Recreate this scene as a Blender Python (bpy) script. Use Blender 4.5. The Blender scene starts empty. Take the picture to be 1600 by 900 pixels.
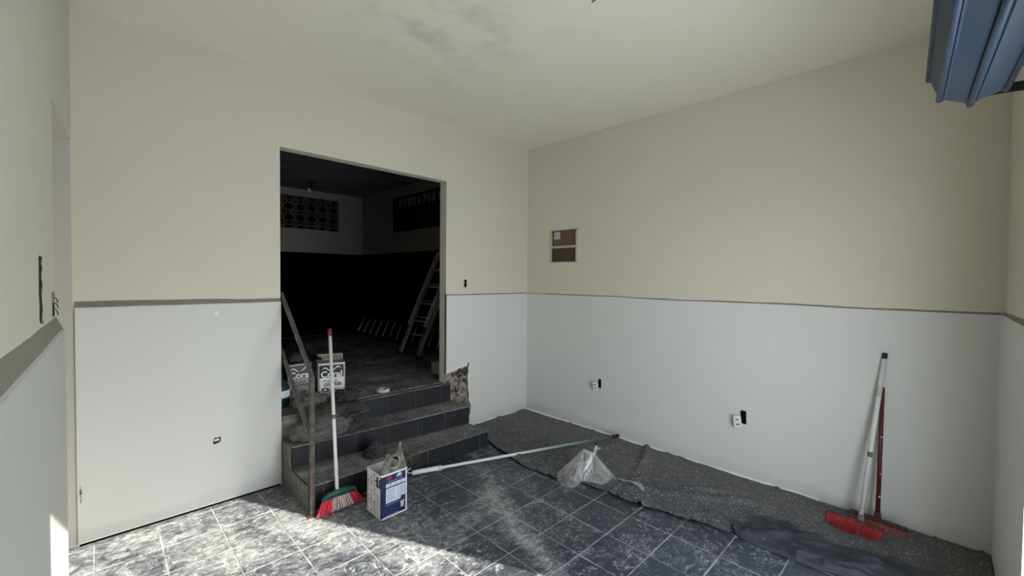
import bpy, bmesh, math, random
from mathutils import Vector, Matrix, noise
random.seed(7)
S = bpy.context.scene
C = S.collection

# ------------------------------------------------------------------ camera, sky, sun, exposure
def aim(o, loc, yaw, pitch, roll):
    f = Vector((math.cos(pitch)*math.cos(yaw), math.cos(pitch)*math.sin(yaw), math.sin(pitch)))
    r = Vector((math.sin(yaw), -math.cos(yaw), 0)); u = r.cross(f)
    r2 = math.cos(roll)*r + math.sin(roll)*u; u2 = -math.sin(roll)*r + math.cos(roll)*u
    m = Matrix((r2, u2, -f)).transposed().to_4x4(); m.translation = loc
    o.matrix_world = m
cd = bpy.data.cameras.new('camera'); cam = bpy.data.objects.new('camera', cd); C.objects.link(cam)
cd.sensor_width = 36; cd.lens = 658.69/1600*36; cd.clip_start = 0.02; cd.clip_end = 200
aim(cam, Vector((-3.93165, -3.70537, 1.68455)), 0.791587, -0.0243965, 0.0096857)
S.camera = cam
S.view_settings.view_transform = 'Standard'; S.view_settings.look = 'None'
S.view_settings.gamma = 1; S.view_settings.exposure = 1.38
S.view_settings.use_curve_mapping = False

W = bpy.data.worlds.new('sky'); S.world = W; W.use_nodes = True
wn = W.node_tree; wn.nodes.clear()
wo = wn.nodes.new('ShaderNodeOutputWorld'); bg = wn.nodes.new('ShaderNodeBackground')
tc = wn.nodes.new('ShaderNodeTexCoord'); sp = wn.nodes.new('ShaderNodeSeparateXYZ'); cr = wn.nodes.new('ShaderNodeValToRGB')
cr.color_ramp.elements[0].position = 0.0; cr.color_ramp.elements[0].color = (0.93, 0.95, 0.92, 1)
cr.color_ramp.elements[1].position = 0.7; cr.color_ramp.elements[1].color = (0.55, 0.68, 0.95, 1)
wn.links.new(tc.outputs['Generated'], sp.inputs[0]); wn.links.new(sp.outputs[2], cr.inputs[0])
wn.links.new(cr.outputs[0], bg.inputs[0]); wn.links.new(bg.outputs[0], wo.inputs[0]); bg.inputs[1].default_value = 2.8

sd = bpy.data.lights.new('sun', 'SUN'); sun = bpy.data.objects.new('sun', sd); C.objects.link(sun)
sd.energy = 6.4; sd.angle = math.radians(0.6); sd.color = (1.0, 0.95, 0.87)
sun.rotation_euler = Vector((-0.442, 0.897, -0.477)).to_track_quat('-Z', 'Y').to_euler()
sun.location = (1.5, -9, 6)
pd = bpy.data.lights.new('portal', 'AREA'); po = bpy.data.objects.new('portal', pd); C.objects.link(po)
pd.shape = 'RECTANGLE'; pd.size = 1.8; pd.size_y = 2.23; pd.cycles.is_portal = True
po.location = (-2.05, -4.17, 1.115); po.rotation_euler = (math.radians(90), 0, 0)

# ------------------------------------------------------------------ materials
def newmat(name):
    m = bpy.data.materials.new(name); m.use_nodes = True
    nt = m.node_tree; b = nt.nodes['Principled BSDF']
    return m, nt, b
def N(nt, t, **kw):
    n = nt.nodes.new(t)
    for k, v in kw.items(): setattr(n, k, v)
    return n
def pos(nt): return N(nt, 'ShaderNodeNewGeometry').outputs['Position']
def opos(nt): return N(nt, 'ShaderNodeTexCoord').outputs['Object']
def noi(nt, vec, scale, detail=4, rough=.55, dist=0.0, stretch=None):
    if stretch:
        mp = N(nt, 'ShaderNodeMapping'); mp.inputs['Scale'].default_value = stretch[:3]
        if len(stretch) > 3: mp.inputs['Rotation'].default_value = (0, 0, stretch[3])
        nt.links.new(vec, mp.inputs[0]); vec = mp.outputs[0]
    n = N(nt, 'ShaderNodeTexNoise'); n.inputs['Scale'].default_value = scale; n.inputs['Detail'].default_value = detail
    n.inputs['Roughness'].default_value = rough; n.inputs['Distortion'].default_value = dist
    nt.links.new(vec, n.inputs['Vector']); return n.outputs['Fac']
def ramp(nt, fac, stops):
    r = N(nt, 'ShaderNodeValToRGB'); e = r.color_ramp.elements
    while len(e) < len(stops): e.new(0.5)
    for i, (p, c) in enumerate(stops):
        e[i].position = p
        if not isinstance(c, tuple): c = (c, c, c)
        e[i].color = (*c[:3], 1)
    nt.links.new(fac, r.inputs[0]); return r.outputs[0]
def mix(nt, fac, a, b, bt='MIX'):
    m = N(nt, 'ShaderNodeMix', data_type='RGBA', blend_type=bt)
    for s, v in ((m.inputs[0], fac), (m.inputs[6], a), (m.inputs[7], b)):
        if isinstance(v, (int, float)): s.default_value = v
        elif isinstance(v, tuple): s.default_value = (*v[:3], 1)
        else: nt.links.new(v, s)
    return m.outputs[2]
def mth(nt, op, a, b=0.0, clamp=False):
    m = N(nt, 'ShaderNodeMath', operation=op, use_clamp=clamp)
    for s, v in ((m.inputs[0], a), (m.inputs[1], b)):
        if isinstance(v, (int, float)): s.default_value = v
        else: nt.links.new(v, s)
    return m.outputs[0]
def bump(nt, b, h, strength=.3, dist=.01):
    n = N(nt, 'ShaderNodeBump'); n.inputs['Strength'].default_value = strength; n.inputs['Distance'].default_value = dist
    nt.links.new(h, n.inputs['Height']); nt.links.new(n.outputs[0], b.inputs['Normal'])
def flat(name, col, rough=.6, metal=0.0, var=.25, scale=30, spec=.4, bmp=.15):
    """plain procedural: colour with a bit of mottling and relief"""
    m, nt, b = newmat(name); p = opos(nt)
    n = noi(nt, p, scale, 4)
    dark = tuple(c*(1-var) for c in col); lite = tuple(min(1, c*(1+var)) for c in col)
    nt.links.new(ramp(nt, n, [(.3, dark), (.7, lite)]), b.inputs['Base Color'])
    b.inputs['Roughness'].default_value = rough; b.inputs['Metallic'].default_value = metal
    b.inputs['Specular IOR Level'].default_value = spec
    if bmp: bump(nt, b, n, bmp, .003)
    return m
def dusty(name, col, dust=(.42, .42, .40), lo=.5, hi=.75, rough=.7, scale=14, metal=0.0):
    m, nt, b = newmat(name); p = opos(nt)
    n = noi(nt, p, scale, 6, .65, .4)
    f = ramp(nt, n, [(lo, 0.0), (hi, 1.0)])
    n2 = noi(nt, p, scale*3, 3)
    base = mix(nt, n2, tuple(c*.8 for c in col), tuple(min(1, c*1.2) for c in col))
    nt.links.new(mix(nt, f, base, dust), b.inputs['Base Color'])
    b.inputs['Roughness'].default_value = rough; b.inputs['Metallic'].default_value = metal
    bump(nt, b, n, .2, .003); return m
def wallpaint(name, col, grime=False):
    m, nt, b = newmat(name); p = pos(nt)
    big = noi(nt, p, .9, 3, .5)
    c = mix(nt, big, tuple(v*.95 for v in col), tuple(min(1, v*1.04) for v in col))
    if grime:
        sz = N(nt, 'ShaderNodeSeparateXYZ'); nt.links.new(p, sz.inputs[0])
        wob = noi(nt, p, 2.2, 4, .6)
        edge = mth(nt, 'ADD', sz.outputs[2], mth(nt, 'MULTIPLY', wob, -.17))
        f = ramp(nt, edge, [(0.0, 1.0), (.02, 0.0)])
        gr = mix(nt, noi(nt, p, 9, 4), (.42, .41, .37), tuple(v*.84 for v in col))
        c = mix(nt, mth(nt, 'MULTIPLY', f, .22), c, gr)
    nt.links.new(c, b.inputs['Base Color']); b.inputs['Roughness'].default_value = .62
    b.inputs['Specular IOR Level'].default_value = .25
    fine = noi(nt, p, 55, 3, .5); wav = noi(nt, p, 5, 3, .5)
    bump(nt, b, mth(nt, 'ADD', mth(nt, 'MULTIPLY', fine, .12), wav), .16, .012)
    return m

M = {}
M['cream'] = wallpaint('cream paint', (.69, .65, .54))
M['lower'] = wallpaint('light grey paint', (.70, .71, .68), True)
M['lowerleft'] = wallpaint('dimmed lower left coat', (.50, .51, .465))  # lower left wall, greyed to stand in for weaker light there
M['creamleft'] = wallpaint('dimmed cream paint', (.59, .58, .485))  # darker copy of the cream, weaker light on the left put into colour
M['shoulder'] = dusty('shaded plaster shoulder with grime', (.235, .228, .195), (.36, .35, .31), .55, .85, .9, 5)  # colour darkened for the shade on the upward slope, plus some grime
M['reveal'] = wallpaint('shaded reveal plaster', (.53, .505, .45))  # darkened in place of the dimmer light inside the recess
M['white'] = flat('white plastic', (.72, .72, .69), .4, var=.05, bmp=0)
M['filler'] = flat('white filler', (.85, .85, .83), .7, var=.05)
M['black'] = flat('black plastic', (.008, .008, .009), .5)
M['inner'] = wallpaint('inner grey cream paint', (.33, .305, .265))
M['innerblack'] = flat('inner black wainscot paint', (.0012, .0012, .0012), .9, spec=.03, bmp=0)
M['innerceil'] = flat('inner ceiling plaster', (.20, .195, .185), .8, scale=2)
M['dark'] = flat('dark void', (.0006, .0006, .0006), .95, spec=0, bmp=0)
# ceiling with a mould stain
m, nt, b = newmat('ceiling plaster'); p = pos(nt)
big = noi(nt, p, .7, 3)
c = mix(nt, big, (.815, .78, .665), (.85, .815, .69))
mp = N(nt, 'ShaderNodeMapping'); mp.inputs['Location'].default_value = (2.28, 1.45, -3.3); nt.links.new(p, mp.inputs[0])
ln = N(nt, 'ShaderNodeVectorMath', operation='LENGTH'); nt.links.new(mp.outputs[0], ln.inputs[0])
fall = ramp(nt, ln.outputs['Value'], [(.2, 1.0), (.75, 0.0)])
st = ramp(nt, noi(nt, p, 4.5, 2.5, .5), [(.46, 0.0), (.68, 1.0)])
c = mix(nt, mth(nt, 'MULTIPLY', mth(nt, 'MULTIPLY', fall, st), .55), c, (.50, .49, .43))
st2 = ramp(nt, noi(nt, p, 3.1, 3, .6), [(.6, 0.0), (.75, 1.0)])
c = mix(nt, mth(nt, 'MULTIPLY', st2, .14), c, (.42, .41, .35))
nt.links.new(c, b.inputs['Base Color']); b.inputs['Roughness'].default_value = .8
bump(nt, b, noi(nt, p, 4, 5), .15, .015); M['ceiling'] = m

# slate floor tile with plaster dust
def slate(name, base=(.020, .024, .032), amt=0.0, gloss=.42, streak=True, dustc=(.42, .43, .42), lines=.42):
    m, nt, b = newmat(name); p = pos(nt)
    info = N(nt, 'ShaderNodeObjectInfo').outputs['Random']
    n1 = noi(nt, p, 1.7, 4, .6, .8)                      # broad dusty areas
    n2 = noi(nt, p, 11, 9, .74, 1.8)                     # smears
    n3 = noi(nt, p, 6, 8, .72, 3.0, (1, 3.2, 1, .6))     # swept strokes
    n5 = noi(nt, p, 120, 3, .7)                          # specks
    d = mth(nt, 'ADD', mth(nt, 'MULTIPLY', mth(nt, 'ADD', n2, -.5), .9), mth(nt, 'MULTIPLY', mth(nt, 'ADD', n3, -.5), 1.0))
    d = mth(nt, 'ADD', d, mth(nt, 'MULTIPLY', mth(nt, 'ADD', n1, -.5), .9))
    d = mth(nt, 'ADD', d, mth(nt, 'MULTIPLY', mth(nt, 'ADD', n5, -.5), .45))
    d = mth(nt, 'ADD', d, amt)
    # curved wiping marks: thin iso-lines of a warped noise
    w1_ = noi(nt, p, 3.2, 3, .55, 2.2); w2_ = noi(nt, p, 5.3, 4, .6, 3.0, (1, 1.8, 1, 1.2))
    l1 = ramp(nt, mth(nt, 'ABSOLUTE', mth(nt, 'ADD', w1_, -.5)), [(0.0, 1.0), (.016, 0.0)])
    l2 = ramp(nt, mth(nt, 'ABSOLUTE', mth(nt, 'ADD', w2_, -.47)), [(0.0, 1.0), (.014, 0.0)])
    ln_ = mth(nt, 'MULTIPLY', mth(nt, 'ADD', l1, l2, True), ramp(nt, n2, [(.40, 0.0), (.58, 1.0)]))
    d = mth(nt, 'ADD', d, mth(nt, 'MULTIPLY', ln_, lines))
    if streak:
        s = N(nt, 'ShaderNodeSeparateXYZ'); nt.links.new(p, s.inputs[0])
        # extra dust colour towards the left wall, painting in the sunlit floor's brightness
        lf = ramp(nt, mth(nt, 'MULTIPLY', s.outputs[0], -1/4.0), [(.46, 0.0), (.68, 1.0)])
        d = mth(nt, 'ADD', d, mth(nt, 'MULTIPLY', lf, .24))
        # a paler band slanting across the tiles
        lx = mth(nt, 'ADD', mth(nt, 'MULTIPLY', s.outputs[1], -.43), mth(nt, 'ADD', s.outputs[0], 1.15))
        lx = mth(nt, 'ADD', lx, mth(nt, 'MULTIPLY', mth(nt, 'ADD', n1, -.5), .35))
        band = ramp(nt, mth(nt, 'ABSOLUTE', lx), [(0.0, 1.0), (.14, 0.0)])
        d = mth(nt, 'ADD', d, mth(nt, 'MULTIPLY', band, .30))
    f = ramp(nt, d, [(0.0, 0.02), (.10, .14), (.26, .42), (.42, .85), (.60, 1.0)])
    tint = mix(nt, info, tuple(c*.7 for c in base), tuple(c*1.5 for c in base))
    body = mix(nt, n2, tint, tuple(c*2.4 for c in base))
    col = mix(nt, f, body, dustc)
    nt.links.new(col, b.inputs['Base Color'])
    nt.links.new(ramp(nt, f, [(0, gloss), (.5, .75)]), b.inputs['Roughness'])
    b.inputs['Specular IOR Level'].default_value = .35
    bump(nt, b, d, .2, .004); return m
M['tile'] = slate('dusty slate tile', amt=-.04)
M['steptile'] = slate('step slate tile', (.034, .035, .037), .20, .5, False, (.33, .335, .33), .30)
M['risertile'] = slate('riser slate tile', (.008, .009, .0115), -.22, .45, False, (.22, .22, .22), .12)
M['innertile'] = slate('inner floor slate tile', (.040, .043, .047), .14, .5, False)
M['sidetile'] = slate('side slate tile', (.070, .064, .054), -.05, .6, False)
M['grout'] = flat('pale grout', (.34, .34, .33), .9, var=.5, scale=9)
M['groutdark'] = flat('grey grout', (.13, .125, .115), .9, var=.4, scale=18)
M['groutinner'] = flat('inner grout', (.07, .07, .07), .9, var=.4, scale=18)
M['mortar'] = flat('raw mortar', (.30, .27, .21), .95, var=.45, scale=14, bmp=.6)
# exposed masonry
m, nt, b = newmat('exposed masonry'); p = pos(nt)
n = noi(nt, p, 16, 6, .65, .6)
nt.links.new(ramp(nt, n, [(.32, (.012, .010, .008)), (.42, (.10, .065, .045)), (.52, (.26, .235, .20)), (.63, (.36, .34, .31)), (.72, (.6, .59, .56))]), b.inputs['Base Color'])
b.inputs['Roughness'].default_value = .95; bump(nt, b, n, .8, .02); M['rubble'] = m
M['chase'] = flat('dark chased masonry', (.022, .018, .014), .95, var=.9, scale=60, bmp=.6)
# drop cloth of matted grey fibre
def feltmat(name, a, c2, specks=.5, brown=.0):
    m, nt, b = newmat(name); p = pos(nt)
    n = noi(nt, p, 60, 6, .75, .5, (1, 2.2, 1, .9)); n2 = noi(nt, p, 5, 4, .6)
    c = mix(nt, ramp(nt, n, [(.38, 0.0), (.66, 1.0)]), a, c2)
    c = mix(nt, mth(nt, 'MULTIPLY', n2, .5), c, (.075, .072, .066))
    if brown:
        s = N(nt, 'ShaderNodeSeparateXYZ'); nt.links.new(p, s.inputs[0])
        f = ramp(nt, mth(nt, 'ADD', mth(nt, 'ADD', s.outputs[0], 1.0), mth(nt, 'MULTIPLY', n2, .25)), [(.35, 0.0), (.75, 1.0)])
        c = mix(nt, mth(nt, 'MULTIPLY', f, brown), c, (.17, .162, .142))
    v = N(nt, 'ShaderNodeTexVoronoi'); v.inputs['Scale'].default_value = 48; nt.links.new(p, v.inputs['Vector'])
    sp_ = ramp(nt, v.outputs['Distance'], [(.16, 1.0), (.30, 0.0)])
    mask = ramp(nt, noi(nt, p, 9, 4, .7), [(.42, 0.0), (.56, 1.0)])
    c = mix(nt, mth(nt, 'MULTIPLY', mth(nt, 'MULTIPLY', sp_, mask), specks), c, (.62, .62, .60))
    sw = ramp(nt, noi(nt, p, 38, 5, .7, 2.0), [(.53, 0.0), (.66, 1.0)])
    c = mix(nt, mth(nt, 'MULTIPLY', sw, specks*.7), c, (.50, .50, .48))
    nt.links.new(c, b.inputs['Base Color']); b.inputs['Roughness'].default_value = .8
    bump(nt, b, n, 1.0, .012); return m
M['felt'] = feltmat('grey fibre drop cloth', (.034, .038, .048), (.185, .19, .205), .85, .55)
M['felt2'] = feltmat('smooth dark drop cloth', (.070, .077, .098), (.20, .213, .245), .35)
M['sack'] = feltmat('dusty sackcloth', (.075, .073, .071), (.25, .245, .235), .0)
M['rag'] = feltmat('dark rag', (.020, .022, .025), (.080, .084, .09), .0)
def clothmat(name, a, c2, dust=.0):
    m, nt, b = newmat(name); p = pos(nt)
    n = noi(nt, p, 7, 5, .62, .6); n2 = noi(nt, p, 90, 3, .6)
    c = mix(nt, ramp(nt, n, [(.35, 0.0), (.66, 1.0)]), a, c2)
    c = mix(nt, mth(nt, 'MULTIPLY', n2, .35), c, tuple(v*.5 for v in a))
    if dust:
        sw = ramp(nt, noi(nt, p, 26, 6, .75, 1.6), [(.60, 0.0), (.70, 1.0)])
        c = mix(nt, mth(nt, 'MULTIPLY', sw, dust), c, (.50, .50, .48))
    nt.links.new(c, b.inputs['Base Color']); b.inputs['Roughness'].default_value = .75
    bump(nt, b, mth(nt, 'ADD', n, mth(nt, 'MULTIPLY', n2, .12)), .35, .01); return m
M['felt2'] = clothmat('smooth dark drop cloth', (.075, .080, .094), (.150, .158, .176), .6)
M['sack'] = clothmat('dusty sackcloth', (.085, .082, .078), (.175, .170, .160), .25)
M['rag'] = clothmat('dark rag', (.022, .024, .027), (.07, .072, .076), .12)
M['rail'] = dusty('rusty dusty steel', (.060, .043, .032), (.15, .14, .125), .46, .74, .65, 20)
M['railgrey'] = dusty('grey dusty steel', (.065, .060, .056), (.17, .165, .155), .44, .72, .65, 20)
M['alu'] = flat('dull aluminium', (.62, .59, .53), .45, .3, .2, 20)
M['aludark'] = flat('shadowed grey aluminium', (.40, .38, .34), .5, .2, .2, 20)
M['polewhite'] = dusty('white painted pole', (.74, .74, .72), (.35, .34, .33), .66, .72, .4, 25)
M['red'] = flat('red plastic', (.17, .022, .030), .4, var=.15)
M['pink'] = flat('pink red bristles', (.80, .045, .085), .55, var=.15, scale=60, bmp=0)
M['whitebr'] = flat('white bristles', (.62, .50, .46), .6, var=.15, scale=60, bmp=0)
M['redbr'] = flat('bright red bristles', (.46, .040, .048), .6, var=.35, scale=60, bmp=0)
M['darkredbr'] = flat('worn dusty red bristles', (.27, .085, .07), .7, var=.3, scale=60, bmp=0)
M['green'] = flat('dark green plastic', (.010, .075, .05), .45, var=.2)
M['darkred'] = dusty('dark red painted pole', (.095, .010, .010), (.5, .42, .40), .66, .74, .45, 60)
M['brownblock'] = dusty('dark brown brush block', (.045, .022, .016), (.3, .28, .25), .66, .74, .7, 40)
M['greyblock'] = flat('grey plastic socket', (.17, .17, .15), .6)
M['blackcap'] = flat('black cap', (.015, .015, .015), .5)
M['brown'] = flat('brown cardboard', (.155, .092, .064), .8, var=.12, scale=8)
M['brown2'] = flat('darker brown cardboard', (.075, .048, .036), .8, var=.12, scale=8)
M['galv'] = flat('primed metal frame', (.50, .47, .42), .5, .1, .15)
M['sticker'] = flat('grey white sticker', (.55, .55, .52), .6, var=.08)
M['canwhite'] = dusty('white printed tin', (.70, .71, .73), (.40, .39, .37), .66, .72, .35, 16)
M['cangrey'] = dusty('grey printed tin', (.34, .33, .33), (.25, .25, .24), .6, .72, .45, 16)
M['navy'] = flat('navy print', (.016, .022, .075), .35, var=.12, bmp=0)
M['navydark'] = flat('near black navy print', (.008, .010, .022), .35, var=.12, bmp=0)
M['ink'] = flat('black ink', (.015, .015, .018), .5, bmp=0)
M['inkbrown'] = flat('maroon ink', (.13, .045, .04), .5, bmp=0)
M['inkred'] = flat('red ink', (.5, .04, .03), .5, bmp=0)
M['inkwhite'] = flat('white ink', (.80, .81, .82), .45, var=.05, bmp=0)
M['inkpale'] = flat('pale blue print', (.55, .60, .70), .45, var=.08, bmp=0)
M['inkblue'] = flat('mid blue print', (.035, .055, .15), .45, bmp=0)
M['tin'] = flat('bare tin', (.50, .52, .55), .3, .6, .1)
M['dirtyrim'] = dusty('tin lid caked with plaster', (.22, .215, .17), (.50, .49, .42), .45, .62, .8, 22)
M['teal'] = flat('dark teal plastic', (.006, .045, .042), .25, var=.15, bmp=0)
M['tape'] = flat('white tape', (.62, .62, .58), .6)
M['steel'] = flat('dirty trowel steel', (.30, .29, .27), .4, .6)
M['foam'] = dusty('off white foam block', (.42, .41, .36), (.25, .24, .21), .5, .65, .9, 18)
M['blue'] = dusty('blue painted steel', (.014, .042, .098), (.048, .062, .070), .42, .80, .5, 3.5)
M['bluedark'] = flat('dark blue painted steel', (.008, .022, .055), .45)
M['bluedull'] = flat('worn grey blue steel', (.026, .050, .090), .5, var=.15, scale=6)
M['iron'] = flat('dark iron', (.02, .017, .015), .6)
M['irongrille'] = flat('black iron grille', (.004, .004, .004), .7, spec=.1)
m, nt, b = newmat('dirty wired glass'); p = pos(nt)
n = noi(nt, p, 9, 5, .7, 1.0, (1, 1.6, .5))
nt.links.new(ramp(nt, n, [(.35, (.012, .013, .016)), (.46, (.14, .145, .17)), (.62, (.50, .51, .55))]), b.inputs['Base Color'])
b.inputs['Roughness'].default_value = .35; M['glassup'] = m
m, nt, b = newmat('dark window glass'); p = pos(nt)
n = noi(nt, p, 9, 5, .7, 1.0, (1, 3, .35))
nt.links.new(ramp(nt, n, [(.45, (.004, .004, .005)), (.72, (.028, .026, .026))]), b.inputs['Base Color'])
b.inputs['Roughness'].default_value = .3; M['glass'] = m
M['terra'] = dusty('whitewashed clay block', (.12, .045, .035), (.14, .125, .105), .36, .56, .9, 7)
M['concrete'] = flat('outdoor concrete', (.72, .72, .70), .9, var=.15, scale=3)
M['fiber'] = flat('dry brown debris', (.13, .10, .065), .9, var=.5, scale=40)
# translucent bag
m, nt, b = newmat('clear plastic bag')
nt.nodes.remove(b); out = [n for n in nt.nodes if n.type == 'OUTPUT_MATERIAL'][0]
tr = N(nt, 'ShaderNodeBsdfTransparent'); tl = N(nt, 'ShaderNodeBsdfTranslucent'); gl = N(nt, 'ShaderNodeBsdfGlossy'); df = N(nt, 'ShaderNodeBsdfDiffuse')
tl.inputs[0].default_value = (.85, .85, .83, 1); df.inputs[0].default_value = (.82, .82, .80, 1); gl.inputs['Roughness'].default_value = .22
a1 = N(nt, 'ShaderNodeMixShader'); a2 = N(nt, 'ShaderNodeMixShader'); a3 = N(nt, 'ShaderNodeMixShader')
a1.inputs[0].default_value = .55; nt.links.new(tl.outputs[0], a1.inputs[1]); nt.links.new(df.outputs[0], a1.inputs[2])
pp = opos(nt); nn = noi(nt, pp, 15, 5, .65, 1.0, (1, 1, .35))
nt.links.new(ramp(nt, nn, [(.35, .20), (.65, .60)]), a2.inputs[0]); nt.links.new(tr.outputs[0], a2.inputs[1]); nt.links.new(a1.outputs[0], a2.inputs[2])
a3.inputs[0].default_value = .12; nt.links.new(a2.outputs[0], a3.inputs[1]); nt.links.new(gl.outputs[0], a3.inputs[2])
bn = N(nt, 'ShaderNodeBump'); bn.inputs['Strength'].default_value = .6; bn.inputs['Distance'].default_value = .01
nt.links.new(nn, bn.inputs['Height'])
for s in (tl, gl, df): nt.links.new(bn.outputs[0], s.inputs['Normal'])
nt.links.new(a3.outputs[0], out.inputs[0]); M['bag'] = m
# extension pole: white fading to green paint
m, nt, b = newmat('white to green pole'); p = opos(nt)
s = N(nt, 'ShaderNodeSeparateXYZ'); nt.links.new(p, s.inputs[0])
g = ramp(nt, s.outputs[2], [(.45, (.68, .69, .67)), (.65, (.40, .50, .42)), (.85, (.10, .17, .11)), (1.0, (.07, .12, .08))])
dv = N(nt, 'ShaderNodeMath', operation='DIVIDE'); nt.links.new(s.outputs[2], dv.inputs[0]); dv.inputs[1].default_value = 2.1
nt.links.new(dv.outputs[0], [n for n in nt.nodes if n.type == 'VALTORGB'][-1].inputs[0])
nt.links.new(g, b.inputs['Base Color']); b.inputs['Roughness'].default_value = .4; M['polegreen'] = m

# ------------------------------------------------------------------ mesh helpers
def link(o, parent=None):
    C.objects.link(o)
    if parent is not None: o.parent = parent
    return o
def mesh(name, verts, faces, mat, parent=None, smooth=False):
    me = bpy.data.meshes.new(name); me.from_pydata([tuple(v) for v in verts], [], faces); me.update()
    if mat: me.materials.append(mat)
    if smooth:
        for p_ in me.polygons: p_.use_smooth = True
    return link(bpy.data.objects.new(name, me), parent)
def frombm(name, bm, mat, parent=None, smooth=False):
    bmesh.ops.recalc_face_normals(bm, faces=bm.faces)
    me = bpy.data.meshes.new(name); bm.to_mesh(me); bm.free()
    for mm in (mat if isinstance(mat, (list, tuple)) else [mat]): me.materials.append(mm)
    if smooth:
        for p_ in me.polygons: p_.use_smooth = True
    return link(bpy.data.objects.new(name, me), parent)
def tag(o, label=None, cat=None, group=None, kind=None):
    if label: o['label'] = label
    if cat: o['category'] = cat
    if group: o['group'] = group
    if kind: o['kind'] = kind
    return o
def empty(name, loc, rz=0.0, **kw):
    o = bpy.data.objects.new(name, None); o.empty_display_size = .05; o.location = loc; o.rotation_euler = (0, 0, rz)
    C.objects.link(o); return tag(o, **kw)
def bbox(bm, lo, hi, bev=0.0, mtx=None):
    r = bmesh.ops.create_cube(bm, size=1)
    vs = r['verts']
    c_ = (Vector(lo)+Vector(hi))/2; d_ = Vector(hi)-Vector(lo)
    for v in vs: v.co = Vector((v.co.x*d_.x, v.co.y*d_.y, v.co.z*d_.z)) + c_
    if bev > 0:
        es = list({e for v in vs for e in v.link_edges})
        r2 = bmesh.ops.bevel(bm, geom=es, offset=bev, segments=1, affect='EDGES')
        vs = list({v for f in r2['faces'] for v in f.verts} | {v for v in vs if v.is_valid})
    if mtx is not None:
        for v in vs: v.co = mtx @ v.co
    return vs
def box(name, lo, hi, mat, parent=None, bev=0.0, mtx=None):
    bm = bmesh.new(); bbox(bm, lo, hi, bev, mtx); return frombm(name, bm, mat, parent)
def tubebm(bm, pts, rad, seg=10, cap=True):
    pts = [Vector(p_) for p_ in pts]; rings = []
    rads = rad if isinstance(rad, (list, tuple)) else [rad]*len(pts)
    ref = None
    for i, p_ in enumerate(pts):
        t = (pts[min(i+1, len(pts)-1)] - pts[max(i-1, 0)]).normalized()
        if ref is None: ref = t.orthogonal().normalized()
        a = (ref - t*ref.dot(t))
        if a.length < 1e-4: a = t.orthogonal()
        a.normalize(); ref = a; b_ = t.cross(a)
        rings.append([bm.verts.new(p_ + (a*math.cos(2*math.pi*k/seg) + b_*math.sin(2*math.pi*k/seg))*rads[i]) for k in range(seg)])
    for i in range(len(rings)-1):
        for k in range(seg):
            bm.faces.new((rings[i][k], rings[i][(k+1) % seg], rings[i+1][(k+1) % seg], rings[i+1][k]))
    if cap:
        bm.faces.new(rings[0][::-1]); bm.faces.new(rings[-1])
def tube(name, pts, rad, mat, parent=None, seg=10):
    bm = bmesh.new(); tubebm(bm, pts, rad, seg); o = frombm(name, bm, mat, parent, True)
    return o
def lathe(name, prof, mat, parent=None, seg=28, loc=(0, 0, 0)):
    vs, fs = [], []
    for (r, z) in prof:
        for k in range(seg):
            a = 2*math.pi*k/seg; vs.append((loc[0]+r*math.cos(a), loc[1]+r*math.sin(a), loc[2]+z))
    for i in range(len(prof)-1):
        for k in range(seg):
            fs.append((i*seg+k, i*seg+(k+1) % seg, (i+1)*seg+(k+1) % seg, (i+1)*seg+k))
    return mesh(name, vs, fs, mat, parent, True)
def bar(bm, a, b_, w, t, up=Vector((0, 0, 1))):
    """rectangular bar from a to b, w along side, t along other"""
    a = Vector(a); b_ = Vector(b_); d_ = (b_-a); L = d_.length; d_.normalize()
    s_ = d_.cross(up)
    if s_.length < 1e-3: s_ = d_.cross(Vector((1, 0, 0)))
    s_.normalize(); u_ = s_.cross(d_)
    m_ = Matrix((s_, u_, d_)).transposed().to_4x4(); m_.translation = a
    bbox(bm, (-w/2, -t/2, 0), (w/2, t/2, L), 0, m_)
def carve(o, cuts):
    """cut real recesses / holes: each cut is a closed mesh object, removed afterwards"""
    for cobj in cuts:
        md = o.modifiers.new('cut', 'BOOLEAN'); md.operation = 'DIFFERENCE'; md.object = cobj; md.solver = 'EXACT'
    dg = bpy.context.evaluated_depsgraph_get(); dg.update()
    me = bpy.data.meshes.new_from_object(o.evaluated_get(dg))
    o.modifiers.clear(); o.data = me
def jag(pts, out, depth0, depth1, axis):
    """prism cutter with outline pts (2D) on a wall, extruded along axis between depth0 and depth1"""
    bm = bmesh.new(); rows = []
    for d_ in (depth0, depth1):
        rows.append([bm.verts.new(out(u, w_, d_)) for (u, w_) in pts])
    n = len(pts); bm.faces.new(rows[0]); bm.faces.new(rows[1][::-1])
    for i in range(n): bm.faces.new((rows[0][i], rows[0][(i+1) % n], rows[1][(i+1) % n], rows[1][i]))
    return frombm('cutter', bm, M['dark'])
def text(name, body, size, mtx, mat, parent, shear=0.0, bold=0.0, ext=.0004):
    cu = bpy.data.curves.new(name, 'FONT'); cu.body = body; cu.size = size; cu.shear = shear; cu.offset = bold; cu.extrude = ext
    cu.align_x = 'CENTER'; cu.align_y = 'CENTER'
    to = bpy.data.objects.new(name, cu); C.objects.link(to)
    dg = bpy.context.evaluated_depsgraph_get(); dg.update()
    me = bpy.data.meshes.new_from_object(to.evaluated_get(dg)); bpy.data.objects.remove(to)
    me.transform(mtx); me.materials.clear(); me.materials.append(mat)
    return link(bpy.data.objects.new(name, me), parent)
def fbm(x, y, z, o=4): return noise.fractal(Vector((x, y, z)), .9, 2.1, o)

# ------------------------------------------------------------------ setting: outdoors
g = box('ground', (-30, -40, -.25), (30, -4.19, -.012), M['concrete']); tag(g, kind='structure')

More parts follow.
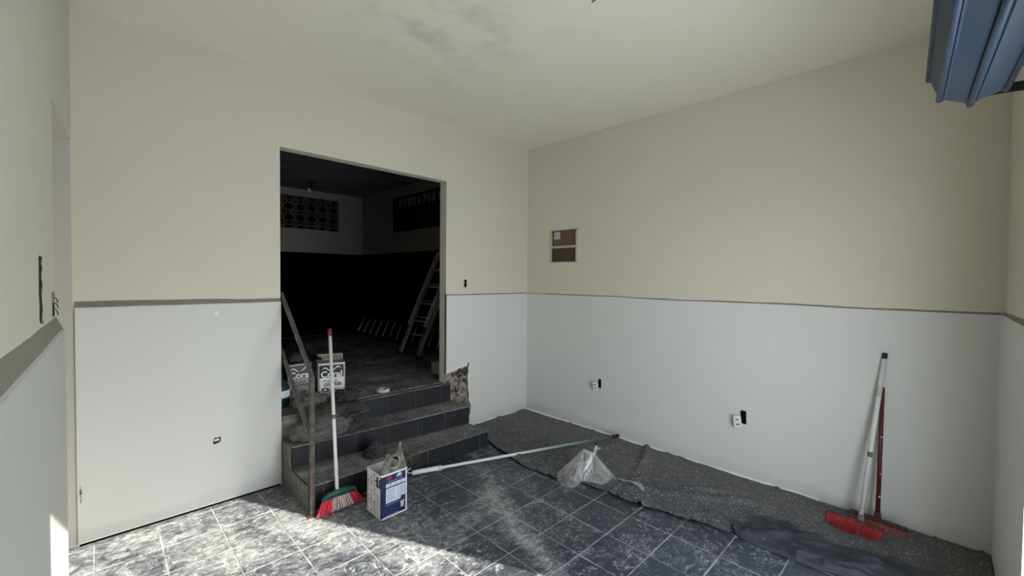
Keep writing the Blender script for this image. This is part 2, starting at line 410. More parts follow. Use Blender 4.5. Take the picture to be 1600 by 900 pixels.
# ------------------------------------------------------------------ floor with single tiles
H = 3.3
fl = box('floor', (-4.35, -4.19, -.12), (0, .0, -.0012), M['grout']); tag(fl, kind='structure')
def tilemesh(w, d, h, var, mat):
    bm = bmesh.new(); bbox(bm, (0, 0, 0), (w, d, h))
    top = [v for v in bm.verts if v.co.z > h*.5]
    for v in top:
        v.co.x += (.0022 if v.co.x < w/2 else -.0022); v.co.y += (.0022 if v.co.y < d/2 else -.0022)
    rnd = random.Random(var)
    for v in bm.verts: v.co.x += rnd.uniform(-.0012, .0012); v.co.y += rnd.uniform(-.0012, .0012)
    bmesh.ops.recalc_face_normals(bm, faces=bm.faces)
    me = bpy.data.meshes.new('tile'); bm.to_mesh(me); bm.free(); me.materials.append(mat); return me
P = .302
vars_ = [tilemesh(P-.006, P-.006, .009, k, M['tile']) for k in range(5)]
for i in range(15):
    for j in range(14):
        x = -3.054 + (i-4)*.3005 + .003; y = -.088 - j*P - P + .003 + P
        w = P-.006
        if x < -4.27 or x > -.01: continue
        if y < -4.2 or y > 0: continue
        if i < 0: continue
        # cut tiles along walls
        x1 = min(x+w-.0015, -.001); y1 = min(y+w, -.001)
        if x1-x < .03 or y1-y < .03: continue
        if x1-x > w*.97 and y1-y > w*.97:
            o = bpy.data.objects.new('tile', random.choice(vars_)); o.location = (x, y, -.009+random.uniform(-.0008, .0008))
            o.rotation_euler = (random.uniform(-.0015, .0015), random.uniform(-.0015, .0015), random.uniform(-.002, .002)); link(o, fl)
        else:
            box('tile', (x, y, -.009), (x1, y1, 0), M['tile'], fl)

# ------------------------------------------------------------------ walls of the front room
DU = Vector((-.0196, -.9998, 0)); DN = Vector((.9998, -.0196, 0)); DO = Vector((-4.03, 0, 0))
mapA = lambda u, d_, z: Vector((u, -d_, z))            # far wall, u = x, d towards the room
mapB = lambda u, d_, z: Vector((-d_, u, z))            # right wall, u = y
mapC = lambda u, d_, z: Vector((u, -3.99+d_, z))       # front wall, u = x
mapD = lambda u, d_, z: DO + DU*u + DN*d_ + Vector((0, 0, z))
def slab(name, outline, mp, d0, d1, mat, parent=None):
    """wall plate with a free outline (u,z), between depths d0 and d1"""
    bm = bmesh.new(); A_ = [bm.verts.new(mp(u, d0, z)) for u, z in outline]; B_ = [bm.verts.new(mp(u, d1, z)) for u, z in outline]
    n = len(outline); bm.faces.new(A_); bm.faces.new(B_[::-1])
    for i in range(n): bm.faces.new((A_[i], A_[(i+1) % n], B_[(i+1) % n], B_[i]))
    o = frombm(name, bm, mat, parent); return o
DX0, DX1, DT = -2.88, -1.265, 2.71
wa = slab('wall_back', [(-4.5, 0), (DX0, 0), (DX0, DT), (DX1, DT-.005), (DX1, 0), (.2, 0), (.2, H), (-4.5, H)], mapA, 0, -.115, M['cream'])
tag(wa, kind='structure')
wb = slab('wall_right', [(-4.19, 0), (4.9, 0), (4.9, H), (-4.19, H)], mapB, 0, -.2, M['cream']); tag(wb, kind='structure')
wc = slab('wall_front', [(-4.5, 0), (-2.955, 0), (-2.955, 2.210), (-1.146, 2.210), (-1.146, 0), (.0, 0), (.0, H), (-4.5, H)], mapC, 0, -.2, M['cream'])
tag(wc, kind='structure')
wd = slab('wall_left', [(1.155, 0), (4.05, 0), (4.05, H), (0, H), (0, 2.49), (1.155, 2.40)], mapD, 0, -.16, M['creamleft']); tag(wd, kind='structure')
we = box('wall_left_light_stop', (-4.55, -4.2, 0), (-4.42, .0, H), M['cream']); tag(we, kind='structure')  # unseen wall added to stop sky light leaking in through the opening
rv = box('trim_recess_shade', (-4.19, -.0035, 0), (-4.034, -.0005, 2.5), M['reveal']); tag(rv, kind='structure')  # thin plate whose darker colour paints the recess shade
jm = box('trim_shutter_jamb', (-1.235, -3.99, 0), (-1.146, -3.972, 2.21), M['lower']); tag(jm, kind='structure')
ce = box('ceiling', (-4.5, -4.19, H), (.2, .0, H+.15), M['ceiling']); tag(ce, kind='structure')

def wainscot(name, u0, u1, mp, proud, zt, ch0, ch1, seed, parent, z0=0.0, step=.09, mat='lower'):
    """slightly proud lower plaster with a sloping shoulder that wavers along its length"""
    n = max(2, int(abs(u1-u0)/step)); bm = bmesh.new(); rows = []
    for i in range(n+1):
        t = i/n; u = u0+(u1-u0)*t; ch = ch0+(ch1-ch0)*t
        wz = .006*fbm(u*1.3, seed, 0, 3) ; wz2 = .005*fbm(u*3.1, seed+9, 0, 3)
        pr = [(-.02, zt+wz+ch+wz2), (.0006, zt+wz+ch+wz2), (proud*.8, zt+wz+.004), (proud, zt+wz-.004), (proud, z0), (-.02, z0)]
        rows.append([bm.verts.new(mp(u, d_, z)) for d_, z in pr])
    k = len(rows[0])
    for i in range(n):
        for j in range(k):
            bm.faces.new((rows[i][j], rows[i][(j+1) % k], rows[i+1][(j+1) % k], rows[i+1][j]))
    bm.faces.new(rows[0]); bm.faces.new(rows[-1][::-1])
    bm.faces.ensure_lookup_table()
    for i in range(n):
        bm.faces[i*k+1].material_index = 1
        if ch0 > .03: bm.faces[i*k+2].material_index = 0
    return frombm(name, bm, [M[mat], M['shoulder']], parent)
w1 = wainscot('wainscot', -4.025, DX0, mapA, .018, 1.472, .045, .032, 1, wa)
w2 = wainscot('wainscot', DX1, -.013, mapA, .018, 1.482, .016, .014, 2, wa)
w3 = wainscot('wainscot', -.013, -3.975, mapB, .014, 1.482, .014, .017, 3, wb)
w4 = wainscot('wainscot', -1.146, -.014, mapC, .018, 1.485, .03, .02, 4, wc)
w5 = wainscot('wainscot', 1.12, 3.98, mapD, .026, 1.452, .05, .055, 5, wd, mat='lowerleft')
# pale plaster seam at the foot of the walls
def foot(name, u0, u1, mp, seed, parent):
    bm = bmesh.new(); n = int(abs(u1-u0)/.04); rows = []
    for i in range(n+1):
        u = u0+(u1-u0)*i/n; h_ = .010+.008*fbm(u*6, seed, 0, 3); w_ = .030+.010*fbm(u*5, seed+3, 0, 3)
        rows.append([bm.verts.new(mp(u, .01, -.003)), bm.verts.new(mp(u, .01, h_+.008)), bm.verts.new(mp(u, .02, h_+.006)), bm.verts.new(mp(u, w_, -.003))])
    for i in range(n):
        for j in range(4): bm.faces.new((rows[i][j], rows[i][(j+1) % 4], rows[i+1][(j+1) % 4], rows[i+1][j]))
    bm.faces.new(rows[0]); bm.faces.new(rows[-1][::-1])
    return frombm(name, bm, M['filler'], parent)
foot('plaster_seam', -.02, -3.1, mapB, 4, wb); foot('plaster_seam', -1.15, -.02, mapA, 7, wa)
shade_strip = box('foot_shade_strip', (-4.02, -.0215, -.01), (-2.89, -.015, .010), M['dark'], wa)  # thin black strip painting the shadow line along the wall foot

# broken plaster by the steps with raw masonry behind
notch = [(-1.30, .14), (-1.30, .640), (-1.175, .655), (-1.165, .668), (-1.13, .675), (-1.10, .69), (-1.06, .683), (-1.03, .70), (-1.00, .695), (-.975, .735), (-.952, .74), (-.945, .715),
         (-.962, .66), (-.952, .62), (-.965, .57), (-.955, .50), (-.960, .43), (-.945, .37), (-.950, .30), (-.925, .26), (-.93, .14)]
cut = jag(notch, lambda u, w_, d_: mapA(u, d_, w_), -.03, .06, 'y')
carve(w2, [cut]); bpy.data.objects.remove(cut)
cut = jag([(u if u > -1.2 else -1.262, z) for u, z in notch], lambda u, w_, d_: mapA(u, d_, w_), -.06, .03, 'y')
carve(wa, [cut]); bpy.data.objects.remove(cut)
bm = bmesh.new(); nx, nz = 22, 44; gr = []
for i in range(nx+1):
    row = []
    for j in range(nz+1):
        u = -1.262+.33*i/nx; z = .14+.62*j/nz
        dd = -.035+.030*fbm(u*9, z*9, 3, 4)
        row.append(bm.verts.new(mapA(u, dd, z)))
    gr.append(row)
for i in range(nx):
    for j in range(nz): bm.faces.new((gr[i][j], gr[i+1][j], gr[i+1][j+1], gr[i][j+1]))
frombm('exposed_masonry', bm, M['rubble'], wa)
# chunks of broken brick and mortar left in the gap
rr = random.Random(3)
for k in range(16):
    u = -1.14+.17*rr.random(); z = .42+.24*rr.random(); s_ = rr.uniform(.012, .03)
    bm = bmesh.new(); bmesh.ops.create_icosphere(bm, subdivisions=1, radius=s_)
    for v in bm.verts: v.co = Vector((v.co.x*1.4, v.co.y*.7, v.co.z)) * (1+.35*rr.uniform(-1, 1)); v.co += mapA(u, -.018, z)
    frombm('rubble_chunk', bm, rr.choice([M['mortar'], M['rubble'], M['brown2'], M['groutdark']]), wa)
# plaster rim round the gap
bm = bmesh.new()
rim = [Vector((u, -.012-.004*rr.random(), z)) for u, z in notch[3:-1]]
tubebm(bm, rim, [.007+.004*rr.random() for _ in rim], 6)
frombm('plaster_rim', bm, M['filler'], wa)

# holes in walls: boxes set in real recesses
def recess(wallobjs, mp, pts, d0, d1):
    c_ = jag(pts, lambda u, w_, d_: mp(u, d_, w_), d0, d1, '')
    for w_ in wallobjs: carve(w_, [c_])
    bpy.data.objects.remove(c_)
def rectpts(u0, u1, z0, z1): return [(u0, z0), (u1, z0), (u1, z1), (u0, z1)]
def backbox(name, mp, u0, u1, z0, z1, depth, mat, parent=None, t=.003):
    """open-fronted box lining a recess"""
    bm = bmesh.new()
    def bx(a, b_, c0, c1, e0, e1):
        vs = bbox(bm, (0, 0, 0), (1, 1, 1))
        for v in vs: v.co = mp(a+(b_-a)*v.co.x, e0+(e1-e0)*v.co.y, c0+(c1-c0)*v.co.z)
    bx(u0, u1, z0, z1, -depth, -depth+t)
    bx(u0, u0+t, z0, z1, -depth, .002); bx(u1-t, u1, z0, z1, -depth, .002)
    bx(u0, u1, z0, z0+t, -depth, .002); bx(u0, u1, z1-t, z1, -depth, .002)
    return frombm(name, bm, mat, parent)
# switch box beside the doorway
recess([wa], mapA, [(-1.022, 1.58), (-1.012, 1.572), (-.992, 1.578), (-.985, 1.57), (-.984, 1.652), (-.995, 1.66), (-1.012, 1.655), (-1.021, 1.662)], -.05, .03)
sb = empty('switch_box', (-1.003, 0, 1.615), label='empty black switch box in the wall right of the doorway', cat='switch box')
def under(o, root):
    o.parent = root; o.matrix_parent_inverse = Matrix.Translation(-root.location) if root.rotation_euler.z == 0 else root.matrix_world.inverted(); return o
under(backbox('casing', mapA, -1.021, -.986, 1.573, 1.658, .045, M['black']), sb)
bm = bmesh.new(); tubebm(bm, [(-1.01, .035, 1.60), (-1.0, .012, 1.615), (-1.006, .008, 1.63), (-.998, .03, 1.645)], .0022, 5); under(frombm('wire', bm, M['galv']), sb)
# hole low on the left part of the wall
hp = [(-3.335, .452), (-3.325, .447), (-3.305, .45), (-3.292, .456), (-3.285, .48), (-3.292, .497), (-3.31, .49), (-3.322, .497), (-3.334, .485)]
recess([w1, wa], mapA, hp, -.05, .06)
jb = empty('junction_box', (-3.31, 0, .472), label='small round wall hole with black box and scrap of paper, left of the steps', cat='junction box')
under(backbox('casing', mapA, -3.34, -3.28, .445, .50, .045, M['black']), jb)
bm = bmesh.new(); bbox(bm, (-3.33, -.014, .468), (-3.296, -.010, .482), 0, None); o = frombm('paper_scrap', bm, M['canwhite']); under(o, jb)
bm = bmesh.new(); bmesh.ops.create_uvsphere(bm, u_segments=14, v_segments=8, radius=.018)
for v in bm.verts: v.co = Vector((v.co.x, v.co.y*.2, v.co.z)); v.co += Vector((-3.311, -.018, 1.406))
tag(frombm('filler_patch', bm, M['filler'], None, True), 'small dab of white filler high on the left lower wall', 'filler')
# crack with a chip near the left corner
bm = bmesh.new(); bbox(bm, (-4.016, -.022, .325), (-4.006, -.0175, .35), 0)
bbox(bm, (-4.012, -.021, .27), (-4.009, -.0175, .33), 0); bbox(bm, (-4.014, -.021, .345), (-4.012, -.0175, .375), 0)
frombm('crack', bm, M['rubble'], wa)

# sockets dangling in front of their boxes on the right wall
def socket(u, z, s_, lab):
    recess([w3, wb], mapB, [(u-.022*s_, z-.05*s_), (u+.022*s_, z-.048*s_), (u+.024*s_, z+.045*s_), (u+.012*s_, z+.052*s_), (u-.02*s_, z+.05*s_)], -.05, .05)
    r = empty('wall_socket', (-.014, u, z), label=lab, cat='socket', group='loose sockets on the right wall')
    under(backbox('casing', mapB, u-.021*s_, u+.021*s_, z-.048*s_, z+.045*s_, .045, M['black']), r)
    m_ = Matrix.Translation((-.050, u+.030*s_, z-.030*s_)) @ Matrix.Rotation(.35, 4, 'Z') @ Matrix.Rotation(-.12, 4, 'X')
    bm = bmesh.new(); bbox(bm, (-.012, -.026*s_, -.044*s_), (.012, .026*s_, .044*s_), .004, m_); sm_ = under(frombm('socket_module', bm, M['white']), r)
    for k in (-1, 1):
        bm = bmesh.new(); bbox(bm, (-.0135, -.011*s_, k*.018*s_-.006), (-.0118, .011*s_, k*.018*s_+.006), 0, m_); o = frombm('socket_slot', bm, M['greyblock']); o.parent = sm_
    bm = bmesh.new(); tubebm(bm, [(.02, u, z+.01), (-.02, u+.005, z+.012), (-.04, u+.02*s_, z-.01)], .0035, 6); under(frombm('wire', bm, M['black']), r)
    return r
socket(-1.118, .535, 1.0, 'white socket hanging from black wall box, nearer the far corner')
socket(-2.56, .512, 1.15, 'white socket hanging from black wall box, nearer the brooms')

# electrical panel
PZ0, PZ1, PY0, PY1 = 1.868, 2.262, -.785, -.372
recess([wb], mapB, rectpts(PY0+.004, PY1-.004, PZ0+.004, PZ1-.004), -.08, .03)
ep = empty('electrical_panel', (0, -.58, 2.06), label='recessed two-part electrical panel with brown cover boards and pale frame', cat='electrical panel')
under(backbox('casing', mapB, PY0+.005, PY1-.005, PZ0+.005, PZ1-.005, .075, M['galv']), ep)
bm = bmesh.new()
for (a, b_, c0, c1) in ((PY0, PY1, PZ0, PZ0+.012), (PY0, PY1, PZ1-.012, PZ1), (PY0, PY0+.024, PZ0, PZ1), (PY1-.030, PY1, PZ0, PZ1)):
    bbox(bm, (-.006, a, c0), (.012, b_, c1), .002)
under(frombm('frame', bm, M['galv']), ep)
under(box('crossbar', (-.004, PY0+.02, 2.043), (.014, PY1-.02, 2.068), M['galv']), ep)
pm = Matrix.Rotation(0, 4, 'Z')
under(box('cover_board', (.028, PY0+.026, 2.070), (.034, PY1-.032, PZ1-.012), M['brown']), ep)
under(box('cover_board', (.022, PY0+.026, PZ0+.012), (.028, PY1-.032, 2.042), M['brown2']), ep)
under(box('sticker', (.026, PY1-.135, 2.150), (.0278, PY1-.045, 2.238), M['sticker']), ep)
for k in range(3): under(box('sticker_line', (.0255, PY1-.125, 2.17+k*.018), (.0259, PY1-.060, 2.173+k*.018), M['greyblock']), ep)

# chased slots in the left wall
sl = [(1.53, 1.52), (1.56, 1.512), (1.62, 1.515), (1.665, 1.53), (1.655, 1.58), (1.67, 1.62), (1.66, 1.70), (1.665, 1.735), (1.64, 1.748), (1.61, 1.74), (1.54, 1.745), (1.525, 1.70), (1.535, 1.62)]
recess([wd], mapD, sl, -.03, .02)
bm = bmesh.new(); gr = []
for i in range(9):
    gr.append([bm.verts.new(mapD(1.515+.16*i/8, -.004+.005*fbm(i*.7, j*.5, 1, 3), 1.505+.25*j/14)) for j in range(15)])
for i in range(8):
    for j in range(14): bm.faces.new((gr[i][j], gr[i+1][j], gr[i+1][j+1], gr[i][j+1]))
frombm('chased_slot', bm, M['chase'], wd)
recess([wd], mapD, [(1.19, 1.515), (1.25, 1.51), (1.255, 1.61), (1.20, 1.615)], -.05, .02)
sw = empty('switch_box', mapD(1.22, 0, 1.56), label='black switch box with stray wires at the edge of the left opening', cat='switch box')
under(backbox('casing', mapD, 1.192, 1.252, 1.513, 1.608, .045, M['black']), sw)
for k, (za, zb, u_) in enumerate(((1.582, 1.578, 1.165), (1.560, 1.556, 1.155), (1.536, 1.525, 1.150))):
    bm = bmesh.new(); tubebm(bm, [mapD(1.215, -.02, za), mapD(1.19, .004, za+.004), mapD(u_, .007, zb), mapD(u_-.006, .009, zb-.014)], .0018, 5); under(frombm('wire', bm, M['black']), sw)

# ------------------------------------------------------------------ back room shell
ZF = .545; YB = 4.69
bf = box('floor_back_room', (-4.2, .10, .30), (0, YB+.1, ZF-.005), M['groutinner']); tag(bf, kind='structure')
vin = [tilemesh(P-.006, P-.006, .009, 20+k, M['innertile']) for k in range(3)]
cnt = 0
for i in range(11):
    for j in range(15):
        x = -3.20+.3005*i; y = .07+j*P
        if x+P > .0: continue
        if y > 1.5 and x < -2.75+(y-1.5)*.45: continue
        o = bpy.data.objects.new('tile', random.choice(vin)); o.location = (x, y, ZF-.009+random.uniform(-.001, .001)); link(o, bf)
for (x0, x1) in [( -.195, -.001)]:
    for j in range(15): box('tile', (x0, .07+j*P, ZF-.009), (x1, .07+j*P+P-.006, ZF), M['innertile'], bf)
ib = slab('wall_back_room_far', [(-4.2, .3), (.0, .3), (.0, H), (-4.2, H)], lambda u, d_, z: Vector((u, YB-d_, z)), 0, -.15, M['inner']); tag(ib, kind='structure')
CB = (-1.90, -.49, 2.563, 3.163)
recess([ib], lambda u, d_, z: Vector((u, YB-d_, z)), rectpts(CB[0], CB[1], CB[2], CB[3]), -.3, .1)
o = box('wall_dark_backing', (-2.6, YB+.5, 2.0), (0, YB+.6, 3.6), M['dark']); tag(o, kind='structure')  # black box added behind the screen to keep its holes dark
for nm, lo, hi in (('wall_dark_box_floor', (-2.6, YB+.15, 2.0), (0, YB+.5, 2.1)), ('wall_dark_box_top', (-2.6, YB+.15, 3.5), (0, YB+.5, 3.6)), ('wall_dark_box_left', (-2.6, YB+.15, 2.1), (-2.5, YB+.5, 3.5)), ('wall_dark_box_right', (-.1, YB+.15, 2.1), (0, YB+.5, 3.5))):
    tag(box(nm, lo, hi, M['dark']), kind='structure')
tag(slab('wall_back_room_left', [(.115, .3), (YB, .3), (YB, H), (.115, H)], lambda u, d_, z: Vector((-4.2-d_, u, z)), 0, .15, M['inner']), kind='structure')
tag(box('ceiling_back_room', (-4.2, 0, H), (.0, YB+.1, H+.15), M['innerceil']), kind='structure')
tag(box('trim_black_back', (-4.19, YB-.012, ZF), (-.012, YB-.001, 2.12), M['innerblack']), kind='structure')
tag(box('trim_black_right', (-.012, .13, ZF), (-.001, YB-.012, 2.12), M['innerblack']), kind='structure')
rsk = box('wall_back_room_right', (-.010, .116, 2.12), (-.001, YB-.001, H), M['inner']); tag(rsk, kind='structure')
# the room side of the front wall, seen from behind only
# pierced clay screen
cbr = empty('pierced_block_screen', (-1.195, YB+.05, 2.563), label='pierced red clay block screen high in the back room', cat='block screen')
def cobogo(cx, cz, s_):
    bm = bmesh.new(); h_ = s_/2
    y0, y1 = YB+.01, YB+.075
    def strip(pts, w_):
        for k in range(len(pts)-1):
            a = Vector((pts[k][0], 0, pts[k][1])); b_ = Vector((pts[k+1][0], 0, pts[k+1][1])); d_ = (b_-a)
            if d_.length < 1e-5: continue
            d_.normalize(); n_ = Vector((-d_.z, 0, d_.x))*w_/2
            vs = []
            for yy in (y0, y1):
                for q_ in (a-n_-d_*.002, a+n_-d_*.002, b_+n_+d_*.002, b_-n_+d_*.002):
                    vs.append(bm.verts.new((cx+q_.x, yy, cz+q_.z)))
            bm.faces.new(vs[0:4]); bm.faces.new(vs[7:3:-1])
            for e in range(4): bm.faces.new((vs[e], vs[4+e], vs[4+(e+1) % 4], vs[(e+1) % 4]))
    # four diagonals ending in a central ring, corner arcs make larger circles between blocks
    ring = [(.27*s_*math.cos(t), .17*s_*math.sin(t)) for t in [2*math.pi*k/12 for k in range(13)]]
    strip(ring, .020)
    for sx in (-1, 1):
        for sz in (-1, 1):
            strip([(sx*.19*s_, sz*.12*s_), (sx*h_, sz*h_)], .026)
    for sx in (-1, 1): strip([(sx*h_, -.28*s_), (sx*.40*s_, 0), (sx*h_, .28*s_)], .014)
    return frombm('clay_block', bm, M['terra'])
base = None
for i in range(7):
    for j in range(3):
        cx = CB[0]+.1007+.2014*i; cz = CB[2]+.1+.2*j
        if base is None:
            base = cobogo(0, 0, .2); base.location = (cx, 0, cz); o = base
        else:
            o = base.copy(); C.objects.link(o); o.location = (cx, 0, cz)
        o.parent = cbr; o.matrix_parent_inverse = Matrix.Translation(-cbr.location)
# barred window in the right wall of the back room
WY0, WY1, WZ0, WZ1 = 1.55, 3.43, 2.50, 3.12
recess([rsk], mapB, rectpts(WY0, WY1, WZ0, WZ1), -.01, .03)
recess([wb], mapB, rectpts(WY0, WY1, WZ0, WZ1), -.10, .05)
wi = empty('window_1', (.02, 2.5, 2.5), kind='structure')
bm = bmesh.new()
for (a, b_, c0, c1) in ((WY0, WY1, WZ0, WZ0+.03), (WY0, WY1, WZ1-.03, WZ1), (WY0, WY0+.03, WZ0, WZ1), (WY1-.03, WY1, WZ0, WZ1), (WY0, WY1, 2.69, 2.71), (WY0, WY1, 2.895, 2.92)):
    bbox(bm, (.0, a, c0), (.03, b_, c1))
wf_ = under(frombm('window_frame', bm, M['irongrille']), wi)
nb = 12
for k in range(nb+1):
    y = WY0+.03+(WY1-WY0-.06)*k/nb
    under(box('grille_bar', (-.001, y-.007, WZ0), (.012, y+.007, WZ1), M['irongrille']), wi)
    if k < nb:
        y2 = WY0+.03+(WY1-WY0-.06)*(k+1)/nb
        for (c0, c1, mm) in ((2.53, 2.69, 'glass'), (2.71, 2.895, 'glass'), (2.92, 3.09, 'glassup')):
            box('pane', (.03+.001*random.random(), y+.004, c0), (.034, y2-.004, c1), M[mm]).parent = wf_
# ceiling lamp of the back room
lr = empty('ceiling_lamp', (-1.10, 4.0, H), label='small dark ceiling lamp holder in the dim back room', cat='lamp')
lr.location = (-1.30, 3.85, H)
o = lathe('ceiling_rose', [(0, 0), (.055, 0), (.05, -.02), (0, -.025)], M['iron'], lr)
o = tube('lamp_arm', [(0, 0, -.02), (.01, 0, -.07), (-.03, .0, -.10), (-.035, 0, -.13)], .011, M['iron'], lr)
o = lathe('bulb', [(0, -.125), (.02, -.13), (.035, -.155), (.03, -.19), (0, -.205)], M['sticker'], lr, 16, (-.035, 0, 0))
# bare fitting on the front room ceiling
lr = empty('ceiling_fitting', (-1.90, -2.29, H), label='bare ceiling lamp stub at the top edge of the picture', cat='lamp fitting')
lathe('ceiling_rose', [(0, 0), (.03, 0), (.028, -.012), (0, -.015)], M['galv'], lr)
tube('cable', [(0, 0, -.01), (.008, 0, -.03), (-.01, .004, -.045)], .006, M['greyblock'], lr)

# ------------------------------------------------------------------ steps
st = empty('steps', (-2.0, 0, 0), kind='structure')
XL, XR = -2.868, -1.165
def yl(x, a, b_): return a+(b_-a)*(x-XL)/(XR-XL)
specs = [  # z0 , (zL,zR) top, front y (L,R), back y
    (0.0, (.188, .158), (-.603, -.585), (-.245, -.295)),
    (.17, (.362, .340), (-.232, -.288), (.0, .0)),
    (.35, (ZF, ZF-.008), (.018, -.008), (.12, .12))]
g_ = .005; T = .010; G_ = .0035
prevz = (0.0, 0.0)
for si, (z0, zt, yf, yb) in enumerate(specs):
    def zt_(x): return yl(x, zt[0], zt[1])
    def zp_(x): return yl(x, prevz[0], prevz[1])
    xr = XR if si < 2 else -1.20
    # core
    bm = bmesh.new(); vs = []
    for x in (XL+T, xr-T):
        for (y, z) in ((yl(x, *yf)+G_, -.01 if si == 0 else zp_(x)-.02), (yl(x, *yf)+G_, zt_(x)-G_), (.10, zt_(x)-G_), (.10, -.01 if si == 0 else zp_(x)-.02)):
            vs.append(bm.verts.new((x, min(y, .10), z)))
    bm.faces.new(vs[0:4]); bm.faces.new(vs[7:3:-1])
    for e in range(4): bm.faces.new((vs[e], vs[4+e], vs[4+(e+1) % 4], vs[(e+1) % 4]))
    if si == 1:
        pass
    under(frombm('step_core', bm, M['groutdark']), st)
    xs = [XL]; x = xr-.105 if si == 0 else (-1.47 if si == 1 else -1.33)
    js = []
    while x > XL+.05: js.append(x); x -= .3
    xs = [XL] + sorted(js) + [xr]
    if si == 2: xs[0] = -2.70
    for k in range(len(xs)-1):
        a, b_ = xs[k]+g_/2, xs[k+1]-g_/2
        # riser tile
        bm = bmesh.new(); vs = []
        off = random.uniform(-.002, .001)
        for x in (a, b_):
            y = yl(x, *yf)+off
            zb = zp_(x)+.003; ztp = zt_(x)-.004 if si < 2 else zt_(x)-.012
            for (yy, z) in ((y, zb), (y, ztp), (y+T, ztp), (y+T, zb)): vs.append(bm.verts.new((x, yy, z)))
        bm.faces.new(vs[0:4]); bm.faces.new(vs[7:3:-1])
        for e in range(4): bm.faces.new((vs[e], vs[4+e], vs[4+(e+1) % 4], vs[(e+1) % 4]))
        bmesh.ops.bevel(bm, geom=list(bm.edges), offset=.0015, segments=1, affect='EDGES')
        under(frombm('tile', bm, M['risertile']), st)
        # tread tile
        bm = bmesh.new(); vs = []
        for x in (a, b_):
            y0 = yl(x, *yf)-.004; y1 = yl(x, *yb)-.003 if si < 2 else .066
            for (yy, z) in ((y0, zt_(x)-T), (y0, zt_(x)), (y1, zt_(x)), (y1, zt_(x)-T)): vs.append(bm.verts.new((x, yy, z)))
        bm.faces.new(vs[0:4]); bm.faces.new(vs[7:3:-1])
        for e in range(4): bm.faces.new((vs[e], vs[4+e], vs[4+(e+1) % 4], vs[(e+1) % 4]))
        bmesh.ops.bevel(bm, geom=list(bm.edges), offset=.0025, segments=1, affect='EDGES')
        under(frombm('tile', bm, M['steptile']), st)
    # pale joint over the tread nosing
    bm = bmesh.new(); n = 34; pts = []
    for k in range(n+1):
        x = xs[0]+(xr-xs[0])*k/n; pts.append((x, yl(x, *yf)-.001, zt_(x)-.005+.001*math.sin(k*1.7)))
    tubebm(bm, pts, [.0028+.0022*abs(fbm(k*.7, si, 2, 2)) for k in range(n+1)], 6); under(frombm('nosing_joint', bm, M['groutdark']), st)
    prevz = zt
# cheek tiles on the left side of the steps, outlined by pale joints
under(box('raw_masonry', (-2.89, .002, .0), (-2.60, .112, .53), M['mortar']), st)
under(box('raw_masonry', (-1.32, .050, .0), (-1.10, .112, .535), M['mortar']), st)
def cheek(pts, nm='tile', x=XL-.006, mat='sidetile', th=.008):
    bm = bmesh.new(); A_ = [bm.verts.new((x, y, z)) for y, z in pts]; B_ = [bm.verts.new((x+th, y, z)) for y, z in pts]
    n = len(pts); bm.faces.new(A_); bm.faces.new(B_[::-1])
    for i in range(n): bm.faces.new((A_[i], A_[(i+1) % n], B_[(i+1) % n], B_[i]))
    under(frombm(nm, bm, M[mat]), st)
cheek([(-.600, .004), (-.600, .184), (-.335, .184), (-.400, .004)])
cheek([(-.392, .004), (-.327, .184), (-.235, .184), (-.205, .004)])
cheek([(-.197, .004), (-.226, .180), (-.15, .184), (-.012, .17), (-.012, .004)])
cheek([(-.229, .190), (-.229, .356), (-.105, .356), (-.155, .190)])
cheek([(-.147, .190), (-.097, .356), (-.012, .356), (-.012, .180)])
under(box('cheek_grout', (XL-.004, -.600, .0), (XL+.012, -.0, .184), M['groutdark']), st)
under(box('cheek_grout', (XL-.004, -.229, .18), (XL+.012, -.0, .357), M['groutdark']), st)
# raw masonry and the stone slab edge under the doorway, left end
bm = bmesh.new(); bbox(bm, (-2.868, .012, .36), (-2.69, .10, .50)); bmesh.ops.subdivide_edges(bm, edges=bm.edges, cuts=5, use_grid_fill=True)
for v in bm.verts: v.co.y += -.012*abs(fbm(v.co.x*14, v.co.z*14, 5, 3))
under(frombm('raw_masonry', bm, M['mortar'], None, True), st)
under(box('threshold_slab', (-2.872, -.012, .512), (-2.62, .066, ZF+.002), M['sidetile'], None, .003), st)

# ------------------------------------------------------------------ railing
ra = empty('stair_railing', (-2.862, -.64, 0), label='rusty steel stair railing, one post and two slanting bars', cat='railing')
bm = bmesh.new(); bbox(bm, (-2.880, -.658, 0), (-2.848, -.626, .985), .003); bbox(bm, (-2.90, -.675, 0), (-2.83, -.61, .006)); under(frombm('post', bm, M['rail']), ra)
bm = bmesh.new(); bar(bm, (-2.858, -.640, .968), (-2.856, .06, 1.540), .025, .025); under(frombm('handrail', bm, M['railgrey']), ra)
bm = bmesh.new(); bar(bm, (-2.858, -.640, .505), (-2.856, .06, 1.068), .025, .025); under(frombm('lower_bar', bm, M['railgrey']), ra)
under(box('wall_plate', (-2.879, .03, 1.49), (-2.87, .085, 1.57), M['rail']), ra)

